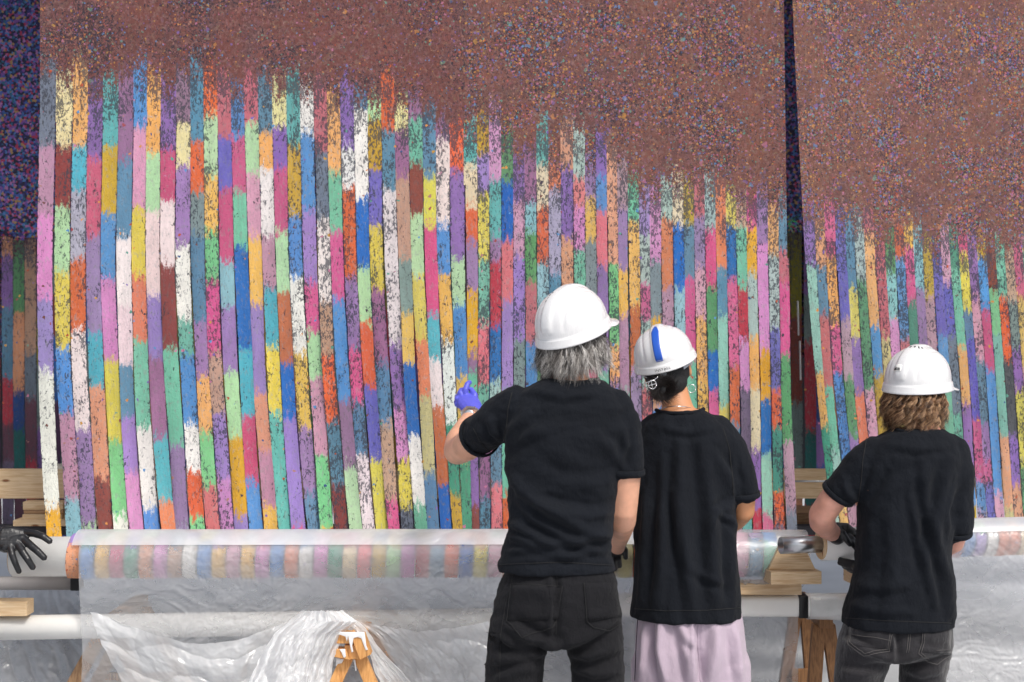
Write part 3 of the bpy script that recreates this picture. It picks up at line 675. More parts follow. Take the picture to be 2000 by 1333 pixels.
# they are not all one plane: the run bends away to the right
YD1 = lambda x: 5.45
YD2 = lambda x: 5.452+.10*(x-905)/640.
YD3 = lambda x: 5.52+.30*(x-1548)/460.
bend = lambda y: -.05*max(0, (y-850)/190.)**2
canvas(P1, 'painted_canvas', 'left painted canvas, brown above wide pastel strips reaching the roller under the black glove', YD1, lambda y: 78 if y < 300 else 78, lambda y: 905.4, 27.6, 95, .42, .15, 1066, 1.3, bend)
canvas(P2, 'painted_canvas', 'middle painted canvas, speckled brown above strips, behind the man with the blue glove', YD2, lambda y: 905.6, lambda y: 1531+4*max(0, y)/300., 22, 110, .5, .60, 1068, 1.1, bend)
canvas(P3, 'painted_canvas', 'right painted canvas beyond the dark gap, its strips slanting down rightwards', YD3, lambda y: 1548+max(0, y)**1.15/52., lambda y: 2049, 18, 90, .5, .95, 1064, .8, bend)
# green thread tuft on the edge of the middle canvas
g = G(); rr = random.Random(3)
for k in range(16):
    p = W(1541+rr.uniform(-3, 3), 436+rr.uniform(-4, 6), 5.54); pts = [p]
    d = Vector((rr.uniform(-.3, 1), -.5, rr.uniform(-1, 1))).normalized()
    for q in range(6): d = (d+Vector((rr.uniform(-.5, .5), rr.uniform(-.4, .2), rr.uniform(-.6, .4)))).normalized(); pts.append(pts[-1]+d*.008)
    g.add(*limb(pts, [.0006]*7, 4, False))
M['green'] = mat('green_thread', C(30, 120, 60), .8)
tag(mk('thread_tuft', g.v, g.f, M['green']), 'frayed green thread caught on the edge of the middle canvas by the gap', 'thread')

# ---- the canvas hanging further back, in the shade
rear = empty('rear_canvas', (0, 6.9, .7), 'dark navy speckled canvas hanging behind the others, seen at left edge and gap', 'painted canvas')
v, f = box(-4.2, 4.2, 6.9, 6.905, 1.62, 3.7)
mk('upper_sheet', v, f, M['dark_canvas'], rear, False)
rp = random.Random(11)
cl = ['BS', 'GN', 'OL', 'DP', 'SA', 'ST', 'DM', 'DB', 'DT', 'BR', 'GG', 'PU', 'VI', 'SD', 'RD', 'GO']
rows_ = {0: (-12, '450 MA 540 DM 700 RD 800 DP 950 DM'), 1: (14, '462 SA 500 PU 600 ST 740 RD 830 DM 900 GP'), 2: (36, '470 GN 612 SA 766 DB 840 DT 920 DM'),
         3: (59, '465 TN 692 GS 780 DM 900 RD'), 4: (82, '470 DP 620 OL 712 GG 840 PU 950 DM')}
def rear_strip(i, px, spec):
    t = spec.split(); sp = ([px, px, px+1, px+3], float(t[0]), t[1::2], [float(q) for q in t[2::2]])
    return strip_obj(rear, sp, lambda x: 6.88, lambda y: 22.3, float(t[0]), 1062, .45, .3, 900+i, pal=lambda c: C(*PAL[c], .50), mname='canvas_rear')  # strip colours darkened: the shade behind the front canvases is put into them
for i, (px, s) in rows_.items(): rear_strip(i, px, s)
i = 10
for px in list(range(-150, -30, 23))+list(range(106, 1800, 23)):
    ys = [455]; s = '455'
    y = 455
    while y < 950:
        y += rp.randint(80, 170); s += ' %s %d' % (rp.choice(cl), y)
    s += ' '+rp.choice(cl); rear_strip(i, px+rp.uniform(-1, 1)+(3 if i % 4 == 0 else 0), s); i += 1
# added slab, unseen above, to shade the rear canvas; dark panel added behind it
ro = empty('pavilion', (0, 8, 0), 'dark pavilion roof and posts above the hanging canvases', 'building')
v, f = box(-5, 5, 9.42, 9.5, .85, 3.74); mk('rear_wall', v, f, M['render'], ro, False)
v, f = box(-5, 5, 5.75, 9.5, 3.75, 3.9); mk('roof', v, f, M['render'], ro, False)
for x in (-4.9, 4.9):
    v, f = box(x-.06, x+.06, 9.3, 9.42, 0, 3.75); mk('post', v, f, M['render'], ro, False)
    v, f = box(x-.06, x+.06, 5.8, 5.92, 0, 3.75); mk('post', v, f, M['render'], ro, False)

# ---------------------------------------------------------------- timber behind the strips
t = obox((0, 6.15, (W(0, 920, 5.9)[2]+W(0, 978, 5.9)[2])/2), (3.4, .28*0, 0), (0, .022, 0), (0, 0, .0615))
rail = bevel(mk('timber_rail', *t, M['pine_x'], None, False)); rail.location.y = 5.98
tag(rail, 'long pale timber rail running behind the strips at roller height', 'timber')
def block(name, px0, px1, py0, py1, Y, dep, m, label, cat, rot=0, group=None):
    a = W(px0, py0, Y); b = W(px1, py1, Y); c = Vector(((a.x+b.x)/2, Y+dep/2, (a.z+b.z)/2)); cr, sr = math.cos(rot), math.sin(rot)
    v, f = obox(c, Vector((cr, sr, 0))*(b.x-a.x)/2, Vector((-sr, cr, 0))*dep/2, (0, 0, (a.z-b.z)/2))
    return tag(bevel(mk(name, v, f, m, None, False)), label, cat, group)
gb = 'offcuts stacked behind the strips at the left edge'
block('wood_block', 44, 122, 981, 997, 5.9, .10, M['pine_x'], 'upper thin pale offcut of the stack behind the left strips', 'wood block', .03, gb)
block('wood_block', 46, 124, 997.5, 1005, 5.9, .09, M['pine_dark_x'], 'narrow recessed offcut in the middle of the stack behind the left strips', 'wood block', -.02, gb)
block('wood_block', 43, 120, 1005.5, 1016, 5.9, .11, M['pine_x'], 'pale offcut just above the plywood shelf behind the left strips', 'wood block', .02, gb)
block('plywood_shelf', 25, 260, 1017, 1029, 5.86, .30, M['pine_x'], 'plywood board lying under the stacked offcuts behind the strips', 'board', .0)
block('trestle_beam', -60, 2100, 1030, 1046, 6.0, .10, M['render'], 'dark beam running behind the rollers', 'beam')
g = G()
for k in range(5):
    pts = [W(104+x*9+random.uniform(-2, 2), 918-k*1.3+random.uniform(-1, 1), 5.97+.02*k) for x in range(5)]
    g.add(*limb(pts, [(.014, .003)]*5, 6, False))
tag(mk('crumpled_packing', g.v, g.f, M['paper']), 'scrap of crumpled pale packing lying on the timber rail at the left', 'packing')
block('timber_crate', 1556, 1640, 1004, 1040, 6.1, .3, M['pine_dark_x'], 'brown wooden crate standing in the gap between middle and right canvas', 'crate')
tag(mk('metal_rod', *limb([W(1500, 941, 5.9), W(1680, 941, 5.9)], [.004, .004], 8, False), M['steel']), 'thin grey metal rod lying along the rail in the gap between the canvases', 'rod')
for k, (x, y0, y1) in enumerate(((1562, 668, 742), (1558, 590, 655))):  # white slivers stand in for bright background seen between the rear strips
    tag(mk('hanging_cord', *limb([W(x, y0, 6.5), W(x+1.5, y1, 6.5)], [.004, .004], 6), M['paint']), ['white cord dangling in the dark gap, the lower one', 'white cord dangling in the dark gap, the upper one'][k], 'cord', 'white cords in the gap')
# ---------------------------------------------------------------- rollers
def cyl(ax0, ax1, r, seg=40, caps=True, n=2):
    a, b = Vector(ax0), Vector(ax1); t = (b-a).normalized(); u = t.cross(Vector((0, 0, 1))).normalized(); w_ = t.cross(u)
    return loft([ring(a.lerp(b, k/(n-1)), u*r, w_*r, seg) for k in range(n)], caps)
def roller(px0, px1, pyc, Y0, Y1, rc, rw, wx0, label, cols, disc_left=True, pitch=.053, x_end=None, cat='roller'):
    a = W(px0, pyc, Y0); b = Vector((W(px1, pyc, Y1).x, Y1, a.z)); t = (b-a).normalized()
    root = empty('canvas_roller', a.lerp(b, .5), label, cat, 'rollers the canvases are wound on')
    mk('core_tube', *cyl(a, b, rc, 48), M['tube'], root)
    mk('end_disc', *cyl(a-t*.004, a+t*.0, rc*.93, 40), M['pine_z'], root)
    mk('end_disc', *cyl(b, b+t*.004, rc*.93, 40), M['pine_z'], root)
    up = Vector((0, 0, 1)); fw = t.cross(up).normalized()
    if fw.y > 0: fw = -fw
    s = (W(wx0, pyc, Y0).x-a.x)/t.x; L = (b-a).length-(s if wx0 < px1 else 0); k = 0
    while s < (b-a).length-.02:
        cseq = [random.choice(cols) for _ in range(4)] if k >= len(LEADCOL) else [random.choice(cols), LEADCOL[k], LEADCOL[k], LEADCOL[k]]
        wd = pitch*.93; V = []; F = []; A = dict(colA=[], colB=[], zb=[], vtop=[], wear=[], spk=[]); UV = []; S = []
        an = np.linspace(R(200), R(-60), 26)      # over the back, the top, down the front
        ss = [0, .5, 1]; seg_b = random.uniform(.10, .2)
        for j, q in enumerate(an):
            rr_ = rw+.0015*math.sin(k*1.7)
            for sc_ in ss:
                skew = -.02*(j/25.)
                p = a+t*(s+sc_*wd+skew)+(-fw*math.cos(q)*-1*0+Vector((0, 0, 0)))
                p = a+t*(s+sc_*wd+skew)+fw*(rr_*math.cos(q))+up*(rr_*math.sin(q))
                V.append(p); UV.append((p.x, -j*.011*2+1)); S.append(sc_)
        for j in range(25):
            for i in range(2):
                c0 = j*3+i; F.append((c0, c0+3, c0+4, c0+1))
                z1 = 1-.022*15-.03*math.sin(k*2.1); A['colA'].append(colvec(cseq[0])); A['colB'].append(colvec(cseq[1])); A['zb'].append(z1); A['vtop'].append(50.); A['wear'].append(.3); A['spk'].append(.2)
        n = len(V); V2 = V+[p-(p-(a+t*((p-a).dot(t)))).normalized()*.003 for p in V]
        nf = len(F)
        for j in range(25):
            for (x0, x1) in ((j*3, j*3+3), (j*3+5, j*3+2)):
                F.append((x0, x1, x1+n, x0+n))
                for kk in A: A[kk].append(A[kk][j*2])
        o = mk('wound_strip', V2, F, M['canvas'], root); setattrs(o.data, len(F), A); UV = UV+UV; S = S+S
        setuv(o.data, 'UVMap', lambda i: UV[i]); setuv(o.data, 'across', lambda i: (S[i], .5))
        s += pitch; k += 1
        if x_end and a.x+t.x*s > x_end: break
    return root, a, b
allc = ['PK', 'YO', 'LI', 'BL', 'OS', 'WH', 'PV', 'SF', 'GO', 'RD', 'GR', 'MP', 'CR', 'SD', 'ST', 'YE', 'CM', 'SA']
LEADCOL = 'SA BL YO CR SD SA PV TN WH BL YO PK YO PV BL OS WH PV SD CM CO GO LG PV RD ST OR BS YE'.split()
LZ = 1088
rl, la, lb_ = roller(28, 1524, LZ, 5.25, 5.28, .073, .085, 149, 'left white roller wound with strips under film, one black glove holding its end', allc)
LEADCOL = 'GR SA LI PV YO PM BL'.split()
rr_, ra, rb = roller(1604, 2120, 1064, 5.12, 5.33, .058, .066, 1750, 'right white roller with wooden end disc, held by the curly haired man', allc, pitch=.045)
tdir = (rb-ra).normalized()
g = G()
def pipe(a, b, r0, r1, seg=28):
    a, b = Vector(a), Vector(b); t = (b-a).normalized(); u = t.cross(Vector((0, 0, 1))).normalized(); w_ = t.cross(u)
    rs = [ring(a+t*.06, u*r1, w_*r1, seg), ring(a, u*r1, w_*r1, seg), ring(a, u*r0, w_*r0, seg), ring(b, u*r0, w_*r0, seg)]
    return loft(rs, True)
tag(mk('metal_pipe', *pipe(ra-tdir*.155, ra+tdir*.01, .0305, .0275), M['steel']), 'short shiny steel pipe sticking out of the end of the right roller', 'pipe')

# ---------------------------------------------------------------- film round the left roller and hanging in front
def fwr(x, y, z, sc, seed=0, o=3):
    return noise.fractal(Vector((x*sc+seed, y*sc, z*sc)), 1.0, 2.1, o)
def film_sheet(name, x0, x1, prof, mat_, nx, ns, amp, label, cat='plastic film', seed=0, edge=0, parent=None, group=None, drop_wave=.0, y_of_x=lambda x: 0):
    """prof: list of (dy, z, amp factor) along the drop; resampled to ns rows"""
    P = np.array(prof); d = np.concatenate([[0], np.cumsum(np.hypot(np.diff(P[:, 0]), np.diff(P[:, 1])))]); q = np.linspace(0, d[-1], ns)
    yy = np.interp(q, d, P[:, 0]); zz = np.interp(q, d, P[:, 1]); aa = np.interp(q, d, P[:, 2])
    V = []
    for j in range(ns):
        j0, j1 = max(j-1, 0), min(j+1, ns-1); ty, tz = yy[j1]-yy[j0], zz[j1]-zz[j0]; L = math.hypot(ty, tz); ny, nz_ = tz/L, -ty/L
        if ny > 0 and abs(ny) > .3: ny, nz_ = -ny, -nz_
        if abs(ny) <= .3 and nz_ < 0: ny, nz_ = -ny, -nz_
        for i in range(nx):
            x = x0+(x1-x0)*i/(nx-1)
            s = q[j]
            wv = fwr(x*.8, s*1.6, 0, 2.2, seed, 3)*2.0
            ridg = 1-abs(fwr(x+wv*.12, s*1.3+wv*.10, .3, 13, seed+5, 3))*2.4
            ridg2 = 1-abs(fwr(x*1.2-wv*.2, s*.8+wv*.14, .7, 27, seed+9, 2))*2.6
            mask = max(0, min(1, (fwr(x, s*1.4, 2, 1.7, seed+21, 2)+.30)*2.1))
            a = amp*aa[j]
            dsp = a*(.9*wv*.5+(.12+mask*.85)*(.45*max(ridg, -.2)+.22*max(ridg2, -.2)))
            e = 0
            V.append((x+.004*math.sin(s*9+seed)*(1 if i in (0, nx-1) else 0), y_of_x(x)+yy[j]+ny*dsp, zz[j]+nz_*dsp))
    F = [(j*nx+i, (j+1)*nx+i, (j+1)*nx+i+1, j*nx+i+1) for j in range(ns-1) for i in range(nx-1)]
    o = mk(name, V, F, mat_, parent)
    if label: tag(o, label, cat, group)
    return o
zc = la.z; RW = .095
yl = lambda x: (x-la.x)*.03/(lb_.x-la.x)
def wrapprof(yc, zc, r, a0, a1, zend, lean=.0, n=30):
    out = []
    for q in np.linspace(R(a0), R(a1), n): out.append((yc-r*math.cos(q), zc+r*math.sin(q), .18 if math.sin(q) > .3 else .5))
    y, z, _ = out[-1]
    for k in range(1, 14):
        t = k/13; out.append((y+lean*t, z+(zend-z)*t, .7+.6*t))
    return out
xL = W(157, 1100, 5.17).x; xR = W(1527, 1100, 5.2).x; xM = W(1238, 1100, 5.17).x
film_sheet('plastic_film', xL, xM, wrapprof(5.25, zc, RW, 150, -3, .05, .05), M['film'], 620, 240, .010, 'clear creased polythene sheet over the left roller, hanging down in front of the white tube', seed=3, group='polythene sheets', y_of_x=yl)
film_sheet('plastic_film', xM+.004, xR+.10, [(yy_, zz_, aa_) for yy_, zz_, aa_ in wrapprof(5.25, zc, RW, 150, -60, zc-.09, 0)]+[(5.36, .75, .8), (5.42, .05, 1.2)], M['film'], 240, 220, .009, 'clear polythene sheet on the right end of the left roller, passing behind the white beam', seed=13, group='polythene sheets', y_of_x=yl)
# hazier, whiter strip of film along the top of the roller
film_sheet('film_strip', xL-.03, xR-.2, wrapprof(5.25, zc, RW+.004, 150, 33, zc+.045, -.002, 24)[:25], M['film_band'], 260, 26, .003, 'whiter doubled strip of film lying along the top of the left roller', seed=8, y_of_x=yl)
# right roller film
def yx(x): return (x-ra.x)*tdir.y/tdir.x
xr0 = W(1835, 1100, 5.2).x
film_sheet('plastic_film', xr0, 2.45, [(a_+0, b_, c_) for a_, b_, c_ in wrapprof(5.12, ra.z, .075, 150, 2, .05, .04)], M['film'], 260, 240, .012, 'clear polythene sheet over the right roller beside the curly haired man', seed=31, group='polythene sheets', y_of_x=yx)
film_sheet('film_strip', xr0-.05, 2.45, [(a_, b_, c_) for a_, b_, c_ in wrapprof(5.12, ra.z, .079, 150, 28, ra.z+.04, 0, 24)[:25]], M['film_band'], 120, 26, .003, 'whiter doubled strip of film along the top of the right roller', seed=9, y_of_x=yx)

# ---------------------------------------------------------------- white tube and wrapped beam below
mk_t = cyl(W(-120, 1229, 5.2), Vector((W(960, 1229, 5.3).x, 5.36, W(-120, 1229, 5.2).z)), .0445, 32)
tag(mk('white_tube', *mk_t, M['tube']), 'long white tube lying low at the left, partly behind the hanging film', 'tube')
bz1, bz0 = W(1300, 1163, 5.32).z, W(1300, 1204, 5.32).z
v, f = obox(((W(1205, 0, 5.3).x+W(1700, 0, 5.3).x)/2, 5.33, (bz0+bz1)/2), ((W(1700, 0, 5.3).x-W(1205, 0, 5.3).x)/2, 0, 0), (0, .045, 0), (0, 0, (bz1-bz0)/2))
beam = empty('white_beam', (W(1450, 0, 5.3).x, 5.33, bz0), 'white wrapped beam low between the two rollers, with a band of black tape', 'beam')
bevel(mk('beam_body', v, f, M['tube'], beam), .02, 4)
cx_ = W(1568, 0, 5.3).x
bevel(mk('tape_band', *obox((cx_, 5.33, (bz0+bz1)/2), (.017, 0, 0), (0, .0475, 0), (0, 0, (bz1-bz0)/2+.002)), M['tape'], beam), .002, 2)
xw0 = W(1580, 0, 5.3).x; V = []; F = []
for j, xx in enumerate(np.linspace(xw0, W(1676, 0, 5.3).x, 24)):
    for i in range(16):
        q = 2*math.pi*i/16; rr2 = 1.0+.10*fwr(xx*8, i*.5, 0, 1, 4); V.append((xx, 5.33+.050*rr2*math.copysign(abs(math.cos(q))**.7, math.cos(q)), (bz0+bz1)/2-.004+.050*rr2*math.copysign(abs(math.sin(q))**.7, math.sin(q))))
F = [(j*16+i, j*16+(i+1) % 16, (j+1)*16+(i+1) % 16, (j+1)*16+i) for j in range(23) for i in range(16)]
mk('film_sleeve', V, F, M['film_loose'], beam)
# lower grey pipe at the left, black foot
tag(mk('grey_tube', *cyl(W(-120, 1140, 5.9), W(146, 1140, 5.9), .028, 24), mat('grey_plastic', C(165, 160, 158), .5)), 'dull grey tube under the left roller end, ending at a black cap', 'tube')
block('black_cap', 137, 154, 1131, 1155, 5.86, .07, M['tape'], 'square black cap under the left roller end', 'cap')

# ---------------------------------------------------------------- roller supports
def support(px, pyt, Y, label, small=False):
    root = empty('roller_support', W(px, pyt+70, Y), label, 'roller support', 'wooden roller supports')
    a = W(px, 1140, Y)
    k = Y/FPX
    zt = W(0, pyt, Y).z; z1 = W(0, 1114, Y).z; z2 = W(0, 1140, Y).z
    # trapezoid cradle
    xt, xb = 25*k, 46*k; dp = .045; cx = W(px, 0, Y).x
    V = []
    for y in (Y, Y+dp):
        n_ = 9
        top = [(cx-xt, zt), ]+[(cx+xt*(-.62+1.24*i/(n_-1)), zt-.022*math.sin(math.pi*i/(n_-1))) for i in range(n_)]+[(cx+xt, zt)]
        for (x, z) in top+[(cx+xb, z1), (cx-xb, z1)]: V.append((x, y, z))
    n_ = len(V)//2; F = [tuple(range(n_-1, -1, -1)), tuple(range(n_, 2*n_))]+[(i, (i+1) % n_, (i+1) % n_+n_, i+n_) for i in range(n_)]
    F[0] = tuple(range(n_)); F[1] = tuple(range(2*n_-1, n_-1, -1))
    bevel(recalc(mk('cradle', V, F, M['pine_x'], root, False)), .002)
    v, f = obox((cx+2*k, Y+.02, (z1+z2)/2-.0005), (50*k, .006, 0), (-.006, .05, 0), (0, 0, (z1-z2)/2-.001)); bevel(mk('base_block', v, f, M['pine_x'], root, False), .002)
    return root
support(1547, 1069, 5.17, 'pale wooden cradle holding the steel pipe on stacked blocks on the white beam')
block('wood_block', 1440, 1566, 1140.5, 1163, 5.24, .09, M['pine_x'], 'long pale board lying on the white beam under the wooden cradle', 'wood block')
support(1706, 1100, 5.26, 'second wooden cradle under the right roller, mostly hidden by the curly haired man')
block('wood_block', -40, 52, 1176, 1205, 5.16, .08, M['pine_x'], 'pale wood block lying on the white tube at the left edge', 'wood block')

def sawhorse(name, px, pyt, Y, spread, label, m, lean=.1, bw=.05, paint=False, group='wooden sawhorses'):
    ap = W(px, pyt, Y); root = empty(name, (ap.x, Y+.15, 0), label, 'sawhorse', group)
    ln = .42
    for yy_ in (Y, Y+ln):
        for s in (-1, 1):
            top = Vector((ap.x+s*.018, yy_, ap.z-.03)); bot = Vector((ap.x+s*spread, yy_+(-lean if yy_ == Y else lean), 0))
            d = (bot-top).normalized(); side = Vector((0, 0, 1)).cross(d).normalized(); n_ = d.cross(side).normalized()
            c = (top+bot)/2; u = Vector((s*abs(d.z), 0, s*d.x)).normalized()
            u = d.cross(Vector((0, 1, 0))).normalized()
            v, f = obox(c, d*((bot-top).length/2), u*bw*.5, Vector((0, 1, 0))*.016)
            bevel(mk('leg', v, f, m, root, False), .002)
    v, f = obox((ap.x, Y+ln/2, ap.z-.012), (.026, 0, 0), (0, ln/2+.05, 0), (0, 0, .024)); bevel(mk('top_rail', v, f, m, root, False), .002)
    for yy_ in (Y-.018, Y+ln+.018):
        v, f = obox((ap.x, yy_, ap.z-.33), (spread*.42, 0, 0), (0, .009, 0), (0, 0, .03)); bevel(mk('crosspiece', v, f, m, root, False), .002)
    return root, ap
sawhorse('sawhorse', 214, 1212, 5.36, .34, 'weathered wooden sawhorse standing below the white tube at the left', M['pine_dark_z'])
sawhorse('sawhorse', 1608, 1205, 5.42, .085, 'brown wooden sawhorse standing under the white beam beside the jeans', M['pine_brown'], bw=.05)
# front trestle with paint
sh, ap = sawhorse('sawhorse', 691, 1262, 4.92, .30, 'orange wooden trestle spattered with white paint in front of the film', M['pine_orange'], bw=.042)
k = 4.9/FPX
def quadprism(pts, Y, dep, name, m, par):
    V = [W(x, y, Y) for x, y in pts]; V2 = [v+Vector((0, dep, 0)) for v in V]; n_ = len(V)
    F = [tuple(range(n_)), tuple(range(2*n_-1, n_-1, -1))]+[(i, (i+1) % n_, (i+1) % n_+n_, i+n_) for i in range(n_)]
    return bevel(recalc(mk(name, V+V2, F, m, par, False)), .0015)
quadprism([(656, 1236), (688, 1238), (690, 1258), (656, 1258)], 4.86, .05, 'head_block', M['pine_orange'], sh)
quadprism([(687, 1243), (711, 1240), (725, 1279), (703, 1290), (692, 1262)], 4.85, .05, 'head_block', M['pine_orange'], sh)
quadprism([(645, 1268), (676, 1270), (684, 1290), (645, 1283)], 4.86, .05, 'head_block', M['pine_orange'], sh)
def paintblob(pts, Y):
    V = [W(x+random.uniform(-.6, .6), y+random.uniform(-.6, .6), Y) for x, y in pts]; V2 = [v+Vector((0, .004, 0)) for v in V]; n_ = len(V)
    F = [tuple(range(n_)), tuple(range(2*n_-1, n_-1, -1))]+[(i, (i+1) % n_, (i+1) % n_+n_, i+n_) for i in range(n_)]
    o = recalc(mk('paint_drip', V+V2, F, M['paint'], sh)); bevel(o, .0015)
paintblob([(657, 1235), (689, 1236), (712, 1236), (716, 1262), (719, 1270), (714, 1271), (711, 1262), (706, 1248), (698, 1246), (690, 1248), (688, 1262), (690, 1274), (687, 1276), (683, 1262), (680, 1244), (677, 1254), (674, 1244), (664, 1241), (657, 1241)], 4.8455)
paintblob([(663, 1269), (674, 1269), (676, 1284), (671, 1286), (667, 1276)], 4.8555)
paintblob([(657, 1287), (672, 1288), (668, 1296), (660, 1298), (656, 1303)], 4.8955)
paintblob([(690, 1288), (694, 1290), (697, 1311), (694, 1312)], 4.8955)

# ---------------------------------------------------------------- loose film draped over the trestle, and folds on the ground side
def drape(name, outline, Yf, mat_, nx, ny, label, seed, amp=.02, fold=9, dirx=0, sag=0, vfold=0, group='loose crumpled polythene'):
    """outline: rows of (py, pxl, pxr); Yf(u,v)"""
    O = np.array(outline, float); V = []
    for j in range(ny):
        v = j/(ny-1); y = O[0, 0]+(O[-1, 0]-O[0, 0])*v; l = np.interp(y, O[:, 0], O[:, 1]); r = np.interp(y, O[:, 0], O[:, 2])
        for i in range(nx):
            u = i/(nx-1); n1 = fwr(u*1.5, v*.6, 0, 1.6, seed, 3)
            ph = u*fold+n1*1.6+dirx*v
            d = amp*(.6+v)*(abs(math.sin(ph*math.pi))**.7-.5)+amp*.8*fwr(u*3, v*2.2, 1, 2.4, seed+4, 4)
            if vfold: d += amp*1.3*(abs(math.sin((v*vfold+n1*1.1+.8*math.sin(u*3.1))*math.pi))**.6-.5)
            d += amp*.15*(1-abs(fwr(u*2.3+v, v*2.6-u, 3, 5, seed+7, 2))*2.5)
            x = l+(r-l)*u+4*fwr(v*3, u, 0, 2, seed+2)*(1 if 0 < i < nx-1 else 1.6)
            yy_ = y+sag*math.sin(math.pi*u)**1.3*(1-.4*v)+(3.5*fwr(u*4, 0, 0, 2.5, seed+3) if j == 0 else 0)
            V.append(W(x, yy_, Yf(u, v)-d))
    F = [(j*nx+i, (j+1)*nx+i, (j+1)*nx+i+1, j*nx+i+1) for j in range(ny-1) for i in range(nx-1)]
    o = mk(name, V, F, mat_); return tag(o, label, 'plastic film', group)
drape('loose_film', [(1194, 590, 672), (1215, 560, 700), (1240, 535, 668), (1290, 505, 652), (1345, 480, 640), (1500, 450, 610)], lambda u, v: 4.88-.10*math.sin(u*math.pi)*(1-v*.3)-.06*v, M['film_milky'], 150, 170, 'milky crumpled polythene draped over the left side of the painted trestle', 3, .016, 5)
drape('loose_film', [(1197, 640, 672), (1225, 690, 712), (1260, 712, 738), (1333, 742, 800), (1500, 800, 900)], lambda u, v: 4.93+.05*u, M['film_milky'], 60, 150, 'narrow tail of polythene falling from the trestle top on its right side', 8, .012, 3)
drape('loose_film', [(1196, 176, 620), (1240, 190, 612), (1290, 215, 610), (1345, 240, 620), (1500, 260, 640)], lambda u, v: 5.06-.08*math.sin(u*math.pi)-.05*v, M['film_loose'], 260, 150, 'sagging swag of clear polythene strung from the left tube to the trestle', 17, .012, 1.5, .5, 62, 5)
drape('loose_film', [(1215, 700, 955), (1240, 730, 965), (1290, 770, 985), (1345, 800, 985), (1500, 830, 1000)], lambda u, v: 5.08-.03*v, M['film_loose'], 160, 130, 'crinkled polythene between the trestle and the man in work trousers', 27, .012, 1, -1, 18, 4)
drape('ground_film', [(1150, -80, 156), (1200, -80, 158), (1260, -90, 175), (1345, -90, 215), (1480, -90, 260)], lambda u, v: 6.2-.5*v, M['film'], 120, 130, 'grey polythene dust sheet hanging behind the white tube at the lower left', 41, .014, 2, -1)
# ================================================================ people
def head_parts(c, yaw, pitch=0, roll=0, s=1.0):
    """local frame: x right, y where the face looks, z up; returns the matrix"""
    return Matrix.Translation(Vector(c)) @ Matrix.Rotation(yaw, 4, 'Z') @ Matrix.Rotation(roll, 4, 'Y') @ Matrix.Rotation(pitch, 4, 'X') @ Matrix.Scale(s, 4)
def ell(c, rx, ry, rz, Mx, n=10, seg=16):
    c = Vector(c); rs = []
    for k in range(n+1):
        a = math.pi*(k+.02)/(n+.04)-math.pi/2; rs.append(ring(c+Vector((0, 0, rz*math.sin(a))), Vector((rx*math.cos(a), 0, 0)), Vector((0, ry*math.cos(a), 0)), seg))
    v, f = loft(rs); return [Mx @ p for p in v], f
def head_geo(Mx):
    P = []
    P.append(ell((0, -.012, .035), .076, .092, .098, Mx))                 # cranium
    P.append(ell((0, .022, -.028), .062, .068, .085, Mx))                 # face and jaw
    P.append(ell((0, .050, -.085), .034, .030, .026, Mx))                 # chin
    P.append(([Mx @ p for p in limb([Vector((0, .083, .022)), Vector((0, .098, -.012)), Vector((0, .104, -.026))], [.009, .012, .013], 10)[0]], limb([Vector((0, .083, .022)), Vector((0, .098, -.012)), Vector((0, .104, -.026))], [.009, .012, .013], 10)[1]))
    for q in (.058, .066): P.append(ell((0, .074, -.050-(q-.058)*1.6), .026, .016, .007, Mx, 6, 12))   # lips
    for s in (-1, 1):
        P.append(ell((s*.077, -.004, -.010), .010, .020, .032, Mx, 8, 12))  # ears
        P.append(ell((s*.038, .060, .030), .028, .018, .010, Mx, 6, 12))    # brow
        P.append(ell((s*.044, .052, -.022), .024, .022, .022, Mx, 6, 12))   # cheek
    return P
def tor(rows, seg=32, e=2.4):
    """rows: (px_left, px_right, py, Y centre, half depth m)"""
    rs = []
    for l, r_, y, Y, hd in rows:
        a = W(l, y, Y); b = W(r_, y, Y); rs.append(ring((a+b)/2, Vector(((b.x-a.x)/2, 0, 0)), Vector((0, hd, 0)), seg, e))
    return loft(rs)
def plimb(pts, seg=18):
    """pts: (px, py, Y, r_m or (r1,r2))"""
    return limb([W(*p[:3]) for p in pts], [p[3] for p in pts], seg)
def to_floor(px, py, Y, z): p = W(px, py, Y); return Vector((p.x, p.y, z))

def glove(name, fingers, palm, mat_, parent, voxel=.0028, smooth=3):
    parts = [plimb(f, 12) for f in fingers]+[plimb(palm, 18)] if not isinstance(palm[0], list) else [plimb(f, 12) for f in fingers]+[plimb(q, 18) for q in palm]
    co, fs, no = fuse(parts, voxel, smooth)
    return mk(name, co, fs, mat_, parent)

